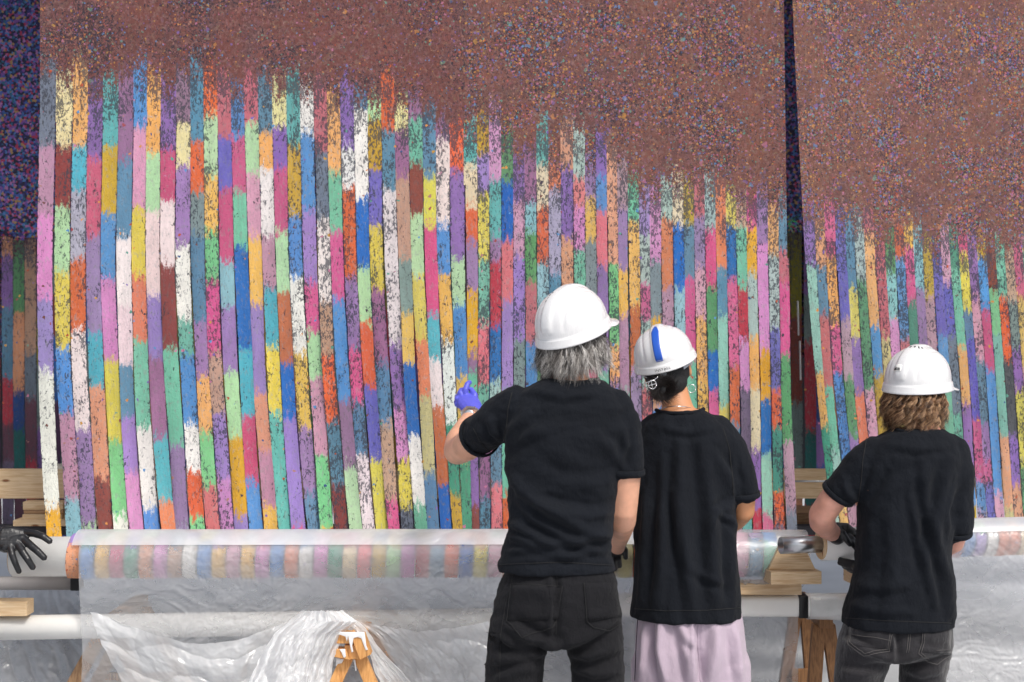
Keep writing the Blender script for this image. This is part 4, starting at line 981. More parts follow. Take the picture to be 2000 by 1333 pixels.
def helmet(parent, Mx, sticker=False):
    """hard hat: ridged dome, flared rim band, peak, gutter, vents, inner cradle"""
    a, b, h = .114, .140, .132
    def dome(th, t):      # th: 0 = front (+y), t 0 top .. 1 rim
        st = math.sin(t*math.pi/2)**.95; ct = math.cos(t*math.pi/2)**.90
        x = a*st*math.sin(th); y = b*st*math.cos(th); z = h*ct
        ridge = 0
        if t < .93:
            fadeb = min(1, (1-t)*6)
            ridge += .0075/(1+math.exp((abs(x)-.020)/.0022))*fadeb          # raised crown band
            ridge += -.0036*math.exp(-((abs(x)-.058)/.0045)**2)*fadeb*min(1, t*3)
        n_ = Vector((x/a/a, y/b/b, z/h/h+1e-6)).normalized()
        return Vector((x, y, z))+n_*ridge
    nt_, nr = 128, 44; V = []; F = []
    for j in range(nr+1):
        for i in range(nt_): V.append(dome(2*math.pi*i/nt_, max(.004, j/nr)))
    def add_ring(fn):
        for i in range(nt_):
            V.append(fn(2*math.pi*i/nt_))
    def rimz(th): return -.004-.010*math.cos(th)*-1*.5
    def r1(th, k, z): return Vector(((a+k)*math.sin(th), (b+k)*math.cos(th), z))
    def pk(th): # peak factor around the front
        q = abs(((th+math.pi) % (2*math.pi))-math.pi); return max(0, math.cos(min(q/R(62), 1)*math.pi/2))**.55
    add_ring(lambda t: r1(t, .0035, -.001)); add_ring(lambda t: r1(t, .0055, -.006))
    add_ring(lambda t: r1(t, .0070, -.019)); add_ring(lambda t: r1(t, .0095, -.024))
    add_ring(lambda t: r1(t, .0100+.036*pk(t), -.028-.012*pk(t)))
    add_ring(lambda t: r1(t, .0095+.036*pk(t), -.0305-.012*pk(t)))
    add_ring(lambda t: r1(t, .0060, -.027)); add_ring(lambda t: r1(t, .0010, -.010)); add_ring(lambda t: r1(t, -.004, .0))
    tot = nr+1+9
    for j in range(tot-1):
        for i in range(nt_): F.append((j*nt_+i, (j+1)*nt_+i, (j+1)*nt_+(i+1) % nt_, j*nt_+(i+1) % nt_))
    F.append(tuple(range(nt_-1, -1, -1)))
    # inner shell closes it
    base = (tot-1)*nt_
    inn = []
    for j in range(10):
        t = 1-(j+1)/10.5
        for i in range(nt_):
            p = dome(2*math.pi*i/nt_, max(.02, t)); inn.append(p*.965)
    n0 = len(V); V += inn
    for i in range(nt_): F.append((base+i, n0+i, n0+(i+1) % nt_, base+(i+1) % nt_))
    for j in range(9):
        for i in range(nt_): F.append((n0+j*nt_+i, n0+(j+1)*nt_+i, n0+(j+1)*nt_+(i+1) % nt_, n0+j*nt_+(i+1) % nt_))
    V = [Mx @ v for v in V]
    o = recalc(mk('helmet', V, F, M['helmet'], parent))
    return o, dome
def on_helmet(dome, Mx, pts, off=.0008): return [Mx @ (dome(th, t)*(1+off/.13)) for th, t in pts]
def helm_patch(name, dome, Mx, th0, th1, t0, t1, mat_, parent, nu=8, nv=10, x_band=None, off=.0012):
    V = []; 
    for lay in (off, -.001):
        for j in range(nv+1):
            for i in range(nu+1):
                t = t0+(t1-t0)*j/nv; th = th0+(th1-th0)*i/nu
                if x_band:   # a band of constant width running over the crown at the back
                    st = max(.05, math.sin(t*math.pi/2)**.95*.116); x = x_band[0]+(x_band[1]-x_band[0])*i/nu; th = math.pi-math.asin(max(-1, min(1, x/st)))
                p = dome(th, t); V.append(Mx @ (p+p.normalized()*lay))
    n = (nu+1)*(nv+1); F = []
    for j in range(nv):
        for i in range(nu): q = j*(nu+1)+i; F.append((q, q+1, q+nu+2, q+nu+1))
    bd = [i for i in range(nu+1)]+[j*(nu+1)+nu for j in range(1, nv+1)]+[nv*(nu+1)+i for i in range(nu-1, -1, -1)]+[j*(nu+1) for j in range(nv-1, 0, -1)]
    for k in range(len(bd)): x, y = bd[k], bd[(k+1) % len(bd)]; F.append((x, y, y+n, x+n))
    return recalc(mk(name, V, F, mat_, parent))
def hair(name, Mx, roots, dirs, lens, curl, rad, cols, parent, seed, gravity=.5, segs=9, flick=.0, per=1, freq=9.0):
    """locks made of fine tapered strands; one mesh"""
    r = random.Random(seed); V = []; F = []; MI = []
    for ii, (p, d, L) in enumerate(zip(roots, dirs, lens)):
        if ii % per == 0: ph0 = r.uniform(0, 6.28); fr0 = r.uniform(.8, 1.25); m0 = r.randrange(len(cols)); cs0 = r.uniform(.6, 1.3)
        p = Vector(p); d = Vector(d).normalized(); ph = ph0+r.gauss(0, .12); fr = fr0
        side = d.cross(Vector((0, 0, 1))).normalized(); out = Vector((p.x, p.y, 0)).normalized() if (abs(p.x)+abs(p.y)) > 1e-4 else Vector((0, -1, 0))
        n = segs; pts = []; q = p.copy(); st = L/n; mi = m0 if r.random() < .62 else r.randrange(len(cols))
        for k in range(n+1):
            t = k/n
            c_ = curl*cs0*(math.sin(ph+t*fr*freq)*side+math.cos(ph*1.0+t*fr*freq)*out*.8)*(t**.5)
            pts.append(q+c_)
            d = (d+Vector((0, 0, -gravity*.22))+out*flick*(t-.35)*.5).normalized(); q = q+d*st
        pts = [Mx @ x for x in pts]; b0 = len(V)
        for k, x in enumerate(pts):
            t = (pts[min(k+1, n)]-pts[max(k-1, 0)]).normalized(); u = t.cross(Vector((.3, 1, .2))).normalized(); w_ = t.cross(u); rr = rad*(1-.8*(k/n)**2)
            for m in range(3): a = 2.094*m; V.append(x+u*math.cos(a)*rr+w_*math.sin(a)*rr)
        for k in range(n):
            for m in range(3): m2 = (m+1) % 3; F.append((b0+k*3+m, b0+k*3+m2, b0+(k+1)*3+m2, b0+(k+1)*3+m)); MI.append(mi)
    o = mk(name, V, F, cols, parent); o.data.polygons.foreach_set('material_index', MI); return o
def hair_mat(n, c): return mat(n, c, .38, spec=.6, var=.25, vscale=40)
HG = [hair_mat('hair_dark_grey', C(66, 61, 58)), hair_mat('hair_grey', C(128, 122, 118)), hair_mat('hair_silver', C(214, 210, 206)), hair_mat('hair_mid_grey', C(92, 86, 83)), hair_mat('hair_pale', C(176, 171, 166))]
HB = [hair_mat('hair_brown', C(118, 84, 60)), hair_mat('hair_light_brown', C(168, 128, 94)), hair_mat('hair_dark_brown', C(64, 44, 32)), hair_mat('hair_sandy', C(204, 166, 128))]
HK = [hair_mat('hair_black', C(26, 22, 22)), hair_mat('hair_soft_black', C(44, 36, 34))]

def scalp_locks(seed, n_locks, per, az, el, length, jitter=.006, out=.35, down=1.0, tang=.0, rx=.079, ry=.096, rz=.10, zc=.03, jd=.07):
    r = random.Random(seed); P = []; D = []; Ls = []
    for _ in range(n_locks):
        a = R(r.uniform(*az)); e = R(r.uniform(*el)); cp = Vector((rx*math.sin(a)*math.cos(e), -ry*math.cos(a)*math.cos(e)-.012, zc+rz*math.sin(e)))
        nrm = Vector((cp.x, cp.y+.012, 0)).normalized(); tg = Vector((-nrm.y, nrm.x, 0))*r.uniform(-1, 1)*.9+Vector((-nrm.y, nrm.x, 0))*tang
        d0 = nrm*out*r.uniform(.4, 1.5)+Vector((0, 0, -down))+tg
        L = length*r.uniform(.7, 1.15)
        for _k in range(per):
            P.append(cp+Vector([r.gauss(0, jitter) for _q in range(3)])); jj = jd*(5 if r.random() < .08 else 1); D.append(d0+Vector([r.gauss(0, jj) for _q in range(3)])); Ls.append(L*r.uniform(.75, 1.1))
    return P, D, Ls
def cap_mesh(Mx, col, parent, name='hair_base', az=115, rx=.083, ry=.100, z0=-.075, z1=.06):
    V = []; F = []; n = 24; m = 10
    for j in range(m+1):
        z = z0+(z1-z0)*j/m; k = math.sqrt(max(.1, 1-((z-.02)/.14)**2))
        for i in range(n+1):
            a = R(-az+2*az*i/n); V.append(Mx @ Vector((rx*k*math.sin(a), -ry*k*math.cos(a)-.012, z)))
    for j in range(m):
        for i in range(n): q = j*(n+1)+i; F.append((q, q+1, q+n+2, q+n+1))
    nn = len(V); c = Mx @ Vector((0, -.01, -.01)); V += [v.lerp(c, .12) for v in V[:nn]]
    F += [tuple(q+nn for q in reversed(f)) for f in F]
    return mk(name, V, F, col, parent)
def eyes(Mx, parent):
    for s in (-1, 1):
        v, f = ell((s*.032, .071, .008), .012, .012, .012, Mx, 8, 12); mk('eye', v, f, M['eye'], parent)
def person_legs(hip, knee, ankle, rr):
    return limb([hip, hip.lerp(knee, .5), knee, knee.lerp(ankle, .4), ankle], [rr[0], rr[1], rr[2], rr[3], rr[4]], 18)
def shoe(parent, p, yaw):
    Mx = Matrix.Translation(p) @ Matrix.Rotation(yaw, 4, 'Z')
    rs = []
    for y, hw, h in ((-.07, .02, .05), (-.06, .036, .075), (-.02, .040, .10), (.04, .042, .085), (.10, .048, .055), (.16, .042, .042), (.19, .02, .03)):
        rs.append([Mx @ q for q in ring((0, y, h/2), (hw, 0, 0) and Vector((hw, 0, 0)), Vector((0, 0, h/2)), 16, 2.6)])
    mk('shoe', *loft(rs), M['shoe'], parent)

def tuck(bodyo, cloths, keep, passes=2):
    base = np.array(ORG[bodyo.name]); me = bodyo.data; n = len(me.vertices); co = np.empty(n*3); me.vertices.foreach_get('co', co); co = co.reshape(-1, 3)+base
    px, py = PXY(co)
    bs = [bvh_of(c) for c in cloths]
    for i in range(n):
        if keep(px[i], py[i], co[i, 1]): continue
        p = Vector(co[i]); best = None; inside = False
        for b in bs:
            h, nn, _, d = b.find_nearest(p, .12)
            if h is None: continue
            sd_ = (p-h).dot(nn)
            if sd_ < -.013: inside = True
            if best is None or d < best[2]: best = (h, nn, d)
        if not inside and best is not None: co[i] = best[0]-best[1]*.017
    me.vertices.foreach_set('co', (co-base).ravel()); me.update()
# ---------------------------------------------------------------- person 1: grey hair, blue glove
Y1 = 4.42
A = empty('person', (W(1092, 0, Y1).x, Y1, 0), 'grey haired man in black shirt and work trousers reaching up with a blue glove', 'person')
hM1 = head_parts(W(1121, 670, Y1+.05), R(-40), R(15), R(0), .93)
legs1 = []
for s, (hx, kx, ax_) in ((-1, (1010, 1000, 985)), (1, (1165, 1170, 1190))):
    hp = W(hx, 1175, Y1+.02); kn = to_floor(kx, 0, Y1+.02, .50); an = to_floor(ax_, 0, Y1+.04, .09)
    kn.x = W(kx, 1333, Y1).x; an.x = W(ax_, 1333, Y1).x
    legs1.append((hp, kn, an))
body = [tor([(1058, 1160, 742, Y1+.03, .05), (1030, 1180, 765, Y1+.02, .075), (1000, 1215, 800, Y1+.02, .095), (995, 1218, 870, Y1+.03, .11), (1000, 1205, 950, Y1+.03, .105), (1003, 1188, 1030, Y1+.02, .10), (990, 1195, 1110, Y1+.02, .11), (985, 1200, 1170, Y1+.03, .12), (1000, 1180, 1215, Y1+.03, .10)])]
body.append(limb([W(1112, 765, Y1+.03), W(1114, 735, Y1+.035), W(1118, 690, Y1+.055)], [.062, .057, .056], 18))
body += head_geo(hM1)
LA1 = [(985, 810, Y1+.03, .058), (950, 838, Y1+.10, .055), (912, 872, Y1+.22, .050), (893, 882, Y1+.31, .046)]
LF1 = [(893, 880, Y1+.31, .046), (896, 862, Y1+.37, .045), (908, 838, Y1+.47, .037), (921, 812, Y1+.56, (.029, .024)), (923, 800, Y1+.59, (.029, .021))]
RA1 = [(1208, 815, Y1+.02, .060), (1216, 870, Y1+.0, .055), (1220, 935, Y1-.0, .050), (1217, 1000, Y1+.02, .044), (1216, 1018, Y1+.05, .043)]
RF1 = [(1216, 1015, Y1+.05, .043), (1214, 1030, Y1+.18, .040), (1212, 1047, Y1+.36, .032), (1208, 1062, Y1+.52, .027), (1206, 1070, Y1+.60, .027)]
for q in (LA1, LF1, RA1, RF1): body.append(plimb(q))
for hp, kn, an in legs1: body.append(person_legs(hp, kn, an, (.085, .078, .055, .052, .04)))
co, fs, no = fuse(body, .007, 3)
bd1 = mk('body', co, fs, M['skin_a'], A); eyes(hM1, A)
# shirt
sh1 = [tor([(1064, 1166, 741, Y1+.03, .06), (1045, 1182, 748, Y1+.03, .085), (1016, 1205, 764, Y1+.03, .098), (992, 1226, 795, Y1+.03, .112), (986, 1231, 840, Y1+.03, .126), (986, 1224, 900, Y1+.035, .132), (990, 1213, 960, Y1+.035, .130), (994, 1200, 1010, Y1+.03, .128), (987, 1193, 1050, Y1+.03, .130), (979, 1197, 1085, Y1+.03, .134), (973, 1200, 1107, Y1+.03, .138), (971, 1201, 1113, Y1+.03, .139)], 40, 2.5)]
sh1.append(plimb([(1010, 795, Y1+.03, .068), (975, 818, Y1+.06, .068), (950, 840, Y1+.10, .067), (939, 849, Y1+.135, .067)]))
sh1.append(plimb([(1195, 795, Y1+.03, .064), (1211, 835, Y1+.02, .066), (1219, 880, Y1+.0, .063), (1221, 914, Y1-.002, .061)]))
co, fs, no = fuse(sh1, .0065, 3)
co = folds(co, no, [([(985, 905), (1020, 960), (1075, 1000), (1130, 1030), (1200, 1058)], 13, .013), ([(996, 960), (1040, 1010), (1100, 1045), (1180, 1078)], 11, .010),
    ([(1195, 1000), (1150, 1008), (1090, 996), (1040, 985)], 12, .009), ([(990, 1045), (1040, 1060), (1110, 1062), (1195, 1040)], 10, .009), ([(983, 1078), (1040, 1072), (1110, 1084), (1195, 1072)], 9, .007),
    ([(986, 1020), (1030, 1038), (1090, 1072)], 8, .007), ([(984, 872), (1003, 835), (1040, 800)], 12, .008), ([(984, 880), (1030, 850), (1080, 838)], 12, .006), ([(1215, 925), (1195, 880), (1160, 850)], 13, .007),
    ([(978, 866), (962, 845), (955, 815)], 8, .006), ([(968, 872), (945, 858), (935, 835)], 7, .005), ([(1040, 765), (1100, 778), (1165, 768)], 8, .004), ([(1200, 940), (1150, 950), (1090, 940)], 16, .006), ([(1060, 860), (1110, 900), (1160, 930)], 18, .005),
    ([(1210, 905), (1222, 870), (1215, 830)], 8, .006), ([(1000, 1094), (1090, 1090), (1190, 1096)], 7, .004)])
co = nz(co, no, .006, 9, 9, 14, 3, 3); co = nz(co, no, .0022, 26, 20, 55, 9, 2)
shirt1 = mk('shirt', co, fs, M['shirt'], A); bs1 = bvh_of(shirt1)
mk('collar', *limb([W(x, y, Yc) for x, y, Yc in ((1062, 742, Y1+.03), (1075, 748, Y1-.03), (1100, 752, Y1-.048), (1130, 752, Y1-.048), (1155, 747, Y1-.03), (1168, 741, Y1+.03))], [.0065]*6, 8), M['shirt'], shirt1)
seam('sleeve_seam', bs1, [(1000, 768), (992, 800), (990, 830), (984, 862)], M['dark_thread'], shirt1, .0016)
seam('hem_seam', bs1, [(975, 1104), (1030, 1101), (1100, 1099), (1195, 1105)], M['dark_thread'], shirt1, .0012)
seam('cuff_seam', bs1, [(925, 838), (937, 862), (952, 880), (968, 884)], M['dark_thread'], shirt1, .0012)
# trousers
pl = [tor([(1000, 1195, 1092, Y1+.03, .118), (990, 1199, 1112, Y1+.03, .128), (976, 1204, 1140, Y1+.03, .14), (964, 1210, 1180, Y1+.035, .15), (957, 1217, 1220, Y1+.035, .145), (956, 1219, 1248, Y1+.03, .125)], 40, 2.5)]
for s, pts in ((-1, [(1015, 1225, Y1+.03, (.098, .125)), (1005, 1290, Y1+.03, (.092, .110)), (1003, 1333, Y1+.02, (.089, .098))]), (1, [(1155, 1225, Y1+.03, (.098, .125)), (1165, 1290, Y1+.03, (.086, .108)), (1168, 1333, Y1+.02, (.083, .095))])):
    P_ = [W(*p[:3]) for p in pts]; x = P_[-1].x; P_ += [Vector((x, Y1+.01, .50)), Vector((x+s*.01, Y1+.04, .28)), Vector((x+s*.015, Y1+.05, .07))]
    pl.append(limb(P_, [p[3] for p in pts]+[.078, .07, .066], 24, True))
co, fs, no = fuse(pl, .007, 3)
co = folds(co, no, [([(1085, 1262), (1040, 1250), (980, 1215)], 11, .012), ([(1085, 1268), (1030, 1285), (960, 1290)], 12, .010), ([(1090, 1262), (1140, 1248), (1210, 1205)], 11, .012), ([(1092, 1270), (1150, 1282), (1215, 1262)], 12, .010),
    ([(1060, 1300), (1010, 1310), (955, 1335)], 10, .008), ([(1115, 1300), (1160, 1318), (1218, 1310)], 10, .008), ([(965, 1230), (1000, 1262), (1050, 1275)], 9, .007), ([(1210, 1180), (1180, 1200), (1150, 1205)], 9, .006), ([(1000, 1160), (1040, 1150), (1080, 1165)], 12, .004), ([(1086, 1120), (1087, 1180), (1086, 1250)], 7, -.010)])
co = nz(co, no, .005, 10, 10, 14, 13, 3); co = nz(co, no, .002, 30, 25, 50, 19, 2)
tr1 = mk('work_trousers', co, fs, M['work_trousers'], A); b1 = bvh_of(tr1)
tuck(bd1, [shirt1, tr1], lambda x, y, Y: y < 752 or (y < 1100 and (x < 958 and (x-958)*.6+(890-y)*.0 < 0 and (x+ (y-838)*-.75) < 930)) or (x > 1188 and 924 < y < 1110) or Y > Y1+.24)
tuck(bd1, [shirt1, tr1], lambda x, y, Y: y < 752 or (y < 1100 and (x < 958 and (x-958)*.6+(890-y)*.0 < 0 and (x+ (y-838)*-.75) < 930)) or (x > 1188 and 924 < y < 1110) or Y > Y1+.24)
base_ = np.array(ORG[bd1.name]); co_ = np.array([tuple(v.co) for v in bd1.data.vertices])+base_; px_, py_ = PXY(co_)
m_ = (px_ > 1150) & (px_ < 1250) & (py_ > 800) & (py_ < 915) & (co_[:, 1] < Y1+.03)
co_[m_, 1] += .018; bd1.data.vertices.foreach_set('co', (co_-base_).ravel()); bd1.data.update()
seam('centre_seam', b1, [(1088, 1118), (1087, 1170), (1086, 1240)], M['dark_thread'], tr1)
patch('back_pocket', b1, [(1000, 1143), (1099, 1146), (1090, 1210), (990, 1215)], M['work_trousers'], tr1, 10, 8, .003)
patch('back_pocket', b1, [(1140, 1140), (1202, 1138), (1212, 1205), (1146, 1215)], M['work_trousers'], tr1, 10, 8, .003)
seam('pocket_stitch', b1, [(999, 1143), (990, 1214), (1020, 1246), (1078, 1226), (1088, 1208), (1099, 1146), (999, 1142)], M['dark_thread'], tr1, .0014, .003)
seam('pocket_stitch', b1, [(1140, 1139), (1146, 1214), (1160, 1228), (1190, 1232), (1210, 1220)], M['dark_thread'], tr1, .0014, .003)
seam('side_seam', b1, [(1004, 1118), (988, 1180), (978, 1240), (976, 1330)], M['dark_thread'], tr1, .0014)
patch('belt_loop', b1, [(1045, 1104), (1057, 1103), (1057, 1117), (1045, 1118)], M['work_trousers'], tr1, 3, 4, .004)
patch('belt_loop', b1, [(1162, 1103), (1174, 1104), (1174, 1117), (1163, 1116)], M['work_trousers'], tr1, 3, 4, .004)
patch('waist_tab', b1, [(1098, 1098), (1130, 1099), (1126, 1116), (1104, 1116)], M['shirt'], tr1, 4, 4, .004)
patch('cargo_pocket', b1, [(950, 1236), (978, 1240), (976, 1300), (948, 1300)], M['work_trousers'], tr1, 4, 6, .005)
for hp, kn, an in legs1: shoe(A, Vector((an.x, an.y+.04, 0)), 0)
# helmet, hair, glasses
hel1, dm1 = helmet(A, hM1 @ Matrix.Translation((0, .004, .058)) @ Matrix.Rotation(R(6), 4, 'X'))
HX1 = hM1 @ Matrix.Translation((0, .004, .058)) @ Matrix.Rotation(R(6), 4, 'X')
for k in range(4): helm_patch('vent_slot', dm1, HX1, R(196-k*1.5)+k*.06, R(200-k*1.5)+k*.06, .18+k*.055, .21+k*.055, M['ink'], hel1, 2, 2)
# cradle at the nape
V = []
for j, z in enumerate((-.012, -.055, -.058)):
    for i in range(21):
        a = R(-48+96*i/20); d = (1-(abs(i-10)/10.)**2)
        V.append(HX1 @ Vector((.100*math.sin(a), -.118*math.cos(a)+(.0 if j < 2 else .006), (-.010 if j == 0 else -.018-.034*d+(-.003 if j == 2 else 0)))))
F = [(j*21+i, j*21+i+1, (j+1)*21+i+1, (j+1)*21+i) for j in range(2) for i in range(20)]
n_ = len(V); V += [v+Vector((0, .003, 0)) for v in V]; F += [tuple(q+n_ for q in reversed(f)) for f in F]
mk('nape_cradle', V, F, M['strap_grey'], hel1)
cap_mesh(hM1, HG[0], A)
P_, D_, L_ = scalp_locks(5, 250, 20, (-130, 122), (-34, 14), .112, .0026, 1.0, .62, jd=.04)
hair('hair', hM1, P_, D_, L_, .013, .0007, HG, A, 5, .85, 11, flick=.9, per=18, freq=6.0)
g = G()
for pts in ([(.080, -.02, .012), (.082, .04, .014), (.076, .086, .014)], [(-.080, -.02, .012), (-.082, .04, .014), (-.076, .086, .014)]): g.add(*limb([hM1 @ Vector(p) for p in pts], [.0025]*3, 6))
for s in (-1, 1):
    pts = [hM1 @ Vector((s*.042+.030*math.cos(q), .098-.01*abs(math.cos(q)), .008+.020*math.sin(q))) for q in np.linspace(0, 6.283, 17)]; g.add(*limb(pts, [.0025]*17, 6, False))
mk('glasses', g.v, g.f, M['ink'], A)
# blue gloved left hand holding a strip edge, seen from the back of the hand
Yh = Y1+.66
glove('glove', [[(910, 774, Yh, .0122), (909, 762, Yh+.0, .0112), (913, 751, Yh+.015, .0102), (917, 748, Yh+.03, .0092)],
    [(904, 778, Yh-.0, .0118), (898, 769, Yh-.0, .0108), (901, 763, Yh+.03, .0098), (907, 762, Yh+.05, .009)],
    [(901, 786, Yh-.01, .0118), (893, 780, Yh-.005, .0108), (893, 775, Yh+.03, .0098), (900, 774, Yh+.05, .009)],
    [(902, 795, Yh-.02, .0112), (893, 791, Yh-.01, .0102), (891, 786, Yh+.02, .0095), (897, 784, Yh+.04, .0085)],
    [(928, 788, Yh-.01, .0135), (927, 772, Yh+.0, .0120), (920, 762, Yh+.02, .0102)]],
    [(925, 815, Y1+.56, (.036, .029)), (924, 806, Y1+.58, (.034, .027)), (920, 796, Y1+.61, (.040, .026)), (914, 786, Yh-.02, (.041, .022)), (910, 779, Yh-.0, (.033, .017))], M['nitrile_blue'], A, .0024, 2)
for q_ in range(3):
    seam('glove_crease', bvh_of(bpy.data.objects[[o.name for o in A.children if o.name.startswith('glove')][-1]]), [(905+q_*3, 803-q_*9), (918, 800-q_*8), (936-q_*3, 806-q_*8)], M['nitrile_blue'], A, .0012, .0)
# wrist watch
wc = W(921, 812, Y1+.555); wd = (W(923, 800, Y1+.59)-W(908, 838, Y1+.47)).normalized(); wu = wd.cross(Vector((0, 1, 0))).normalized(); wv = wd.cross(wu)
watch = recalc(mk('wrist_watch', *loft([ring(wc+wd*q, wu*(.034+k_), wv*(.029+k_), 40) for q, k_ in ((-.007, .0), (-.007, .003), (.007, .003), (.007, .0))], True), M['steel'], A, False))
vn = (Vector((-.25, -1, .15))).normalized(); wf = wc+vn*.031
tu = wd.cross(vn).normalized(); tv = vn.cross(tu)
mk('watch_case', *loft([ring(wf+vn*q, tu*r_, tv*r_, 24) for q, r_ in ((-.004, .017), (.003, .018), (.005, .016))]), M['steel'], watch)
mk('watch_dial', *loft([ring(wf+vn*q, tu*r_, tv*r_, 24) for q, r_ in ((.005, .0135), (.0058, .0135))]), M['strap_grey'], watch)
for k in range(8):
    a = 2*math.pi*k/8; v, f = obox(wc+wu*(.0375*math.cos(a))+wv*(.0325*math.sin(a)), wd*.0075, wu*.002, wv*.002); mk('watch_link', v, f, M['silver'], watch, False)
# black gloved right hand on the roller, half hidden
Yr = 5.16
glove('glove', [[(1205, 1078, Yr-.02, .0125), (1208, 1092, Yr-.03, .0115), (1210, 1106, Yr-.01, .010)], [(1198, 1080, Yr-.02, .0125), (1199, 1096, Yr-.035, .0115), (1201, 1112, Yr-.015, .010)],
    [(1191, 1080, Yr-.02, .012), (1190, 1096, Yr-.03, .011), (1192, 1110, Yr-.01, .0095)], [(1185, 1078, Yr-.02, .011), (1181, 1092, Yr-.02, .0095), (1182, 1104, Yr-.01, .0085)], [(1213, 1066, Yr-.05, .0135), (1221, 1076, Yr-.05, .0115), (1222, 1090, Yr-.04, .0095)]],
    [(1206, 1052, Yr-.16, (.032, .026)), (1204, 1062, Yr-.09, (.034, .024)), (1200, 1074, Yr-.04, (.040, .022)), (1197, 1082, Yr-.02, (.036, .018))], M['nitrile'], A)

# ---------------------------------------------------------------- person 2: blue stripe helmet
Y2 = 4.78
B = empty('person', (W(1345, 0, Y2).x, Y2, 0), 'person with dark hair bun, baggy black shirt, lilac trousers and a helmet striped blue', 'person')
hM2 = head_parts(W(1303, 724, Y2+.06), R(-14), R(8), R(-13), .95)
body = [tor([(1290, 1372, 800, Y2+.02, .05), (1275, 1400, 822, Y2+.02, .07), (1262, 1425, 860, Y2+.02, .085), (1262, 1425, 930, Y2+.03, .095), (1262, 1415, 1020, Y2+.03, .09), (1255, 1425, 1110, Y2+.03, .11), (1255, 1428, 1190, Y2+.03, .12)])]
body.append(limb([W(1330, 815, Y2+.02), W(1322, 790, Y2+.03), W(1308, 745, Y2+.055)], [.052, .050, .050], 18)); body += head_geo(hM2)
RA2 = [(1420, 850, Y2+.02, .048), (1440, 910, Y2+.0, .046), (1452, 965, Y2+.0, .042), (1452, 1000, Y2+.02, .038)]
RF2 = [(1452, 998, Y2+.02, .038), (1440, 1015, Y2+.12, .034), (1420, 1035, Y2+.26, .027), (1410, 1045, Y2+.34, .024)]
LA2 = [(1268, 850, Y2+.02, .048), (1250, 910, Y2+.02, .044), (1245, 970, Y2+.03, .040)]; LF2 = [(1245, 968, Y2+.03, .038), (1255, 1000, Y2+.15, .034), (1275, 1035, Y2+.33, .025)]
for q in (RA2, RF2, LA2, LF2): body.append(plimb(q))
legs2 = []
for s, hx in ((-1, 1300), (1, 1390)):
    hp = W(hx, 1200, Y2+.03); kn = Vector((hp.x+s*.01, Y2+.02, .48)); an = Vector((hp.x+s*.03, Y2+.04, .09)); legs2.append((hp, kn, an)); body.append(person_legs(hp, kn, an, (.08, .072, .052, .05, .038)))
co, fs, no = fuse(body, .007, 3); bd2 = mk('body', co, fs, M['skin_b'], B); eyes(hM2, B)
sh2 = [tor([(1284, 1372, 802, Y2+.02, .062), (1268, 1392, 810, Y2+.02, .085), (1252, 1420, 830, Y2+.02, .102), (1246, 1434, 860, Y2+.025, .118), (1244, 1436, 920, Y2+.03, .130), (1240, 1436, 1000, Y2+.03, .138), (1240, 1437, 1080, Y2+.03, .150), (1236, 1441, 1150, Y2+.03, .158), (1231, 1448, 1196, Y2+.03, .162), (1230, 1449, 1204, Y2+.03, .163)], 40, 2.5),
    plimb([(1395, 845, Y2+.02, .066), (1418, 880, Y2+.01, .068), (1436, 920, Y2+.0, .064), (1447, 950, Y2+.0, .060), (1449, 960, Y2+.0, .058)]), plimb([(1285, 845, Y2+.02, .068), (1258, 890, Y2+.02, .072), (1247, 945, Y2+.03, .070)])]
co, fs, no = fuse(sh2, .0068, 3)
co = folds(co, no, [([(1330, 850), (1325, 960), (1338, 1080), (1355, 1200)], 14, .012), ([(1300, 880), (1296, 1000), (1290, 1110), (1280, 1200)], 13, .010), ([(1372, 860), (1385, 980), (1392, 1100), (1400, 1200)], 14, .010),
    ([(1435, 975), (1420, 930), (1400, 890)], 10, .009), ([(1432, 985), (1400, 1000), (1370, 1050)], 9, .006), ([(1425, 1000), (1428, 1090), (1436, 1195)], 9, .008), ([(1262, 960), (1258, 1060), (1250, 1190)], 9, .008), ([(1312, 960), (1320, 1030), (1322, 1100)], 6, .006), ([(1395, 1000), (1430, 1020), (1440, 1045)], 6, .005), ([(1350, 1110), (1380, 1130), (1420, 1140)], 9, .005), ([(1290, 835), (1340, 845), (1390, 838)], 8, .004), ([(1445, 960), (1432, 930), (1428, 890)], 8, .006)])
co = nz(co, no, .007, 12, 9, 5, 23, 3); co = nz(co, no, .002, 40, 25, 22, 29, 2)
shirt2 = mk('shirt', co, fs, M['shirt'], B); bs2 = bvh_of(shirt2)
mk('collar', *limb([W(x, y, Yc) for x, y, Yc in ((1282, 802, Y2+.03), (1292, 806, Y2-.03), (1312, 808, Y2-.05), (1345, 808, Y2-.05), (1364, 805, Y2-.03), (1374, 800, Y2+.03))], [.007]*6, 8), M['shirt'], shirt2)
seam('hem_seam', bs2, [(1240, 1190), (1300, 1194), (1380, 1193), (1445, 1188)], M['dark_thread'], shirt2, .0013)
seam('sleeve_seam', bs2, [(1412, 838), (1425, 880), (1430, 930), (1432, 968)], M['dark_thread'], shirt2, .0016)
lp = [tor([(1252, 1440, 1165, Y2+.03, .13), (1243, 1447, 1205, Y2+.03, .145), (1240, 1454, 1260, Y2+.03, .15), (1236, 1460, 1310, Y2+.03, .145), (1236, 1464, 1345, Y2+.02, .135)], 40, 2.6)]
for s, hx in ((-1, 1293), (1, 1405)):
    p0 = W(hx, 1300, Y2+.03); lp.append(limb([p0, Vector((p0.x, Y2+.02, .5)), Vector((p0.x+s*.01, Y2+.03, .25)), Vector((p0.x+s*.01, Y2+.04, .08))], [(.105, .135), (.10, .12), (.10, .11), (.10, .11)], 24, True))
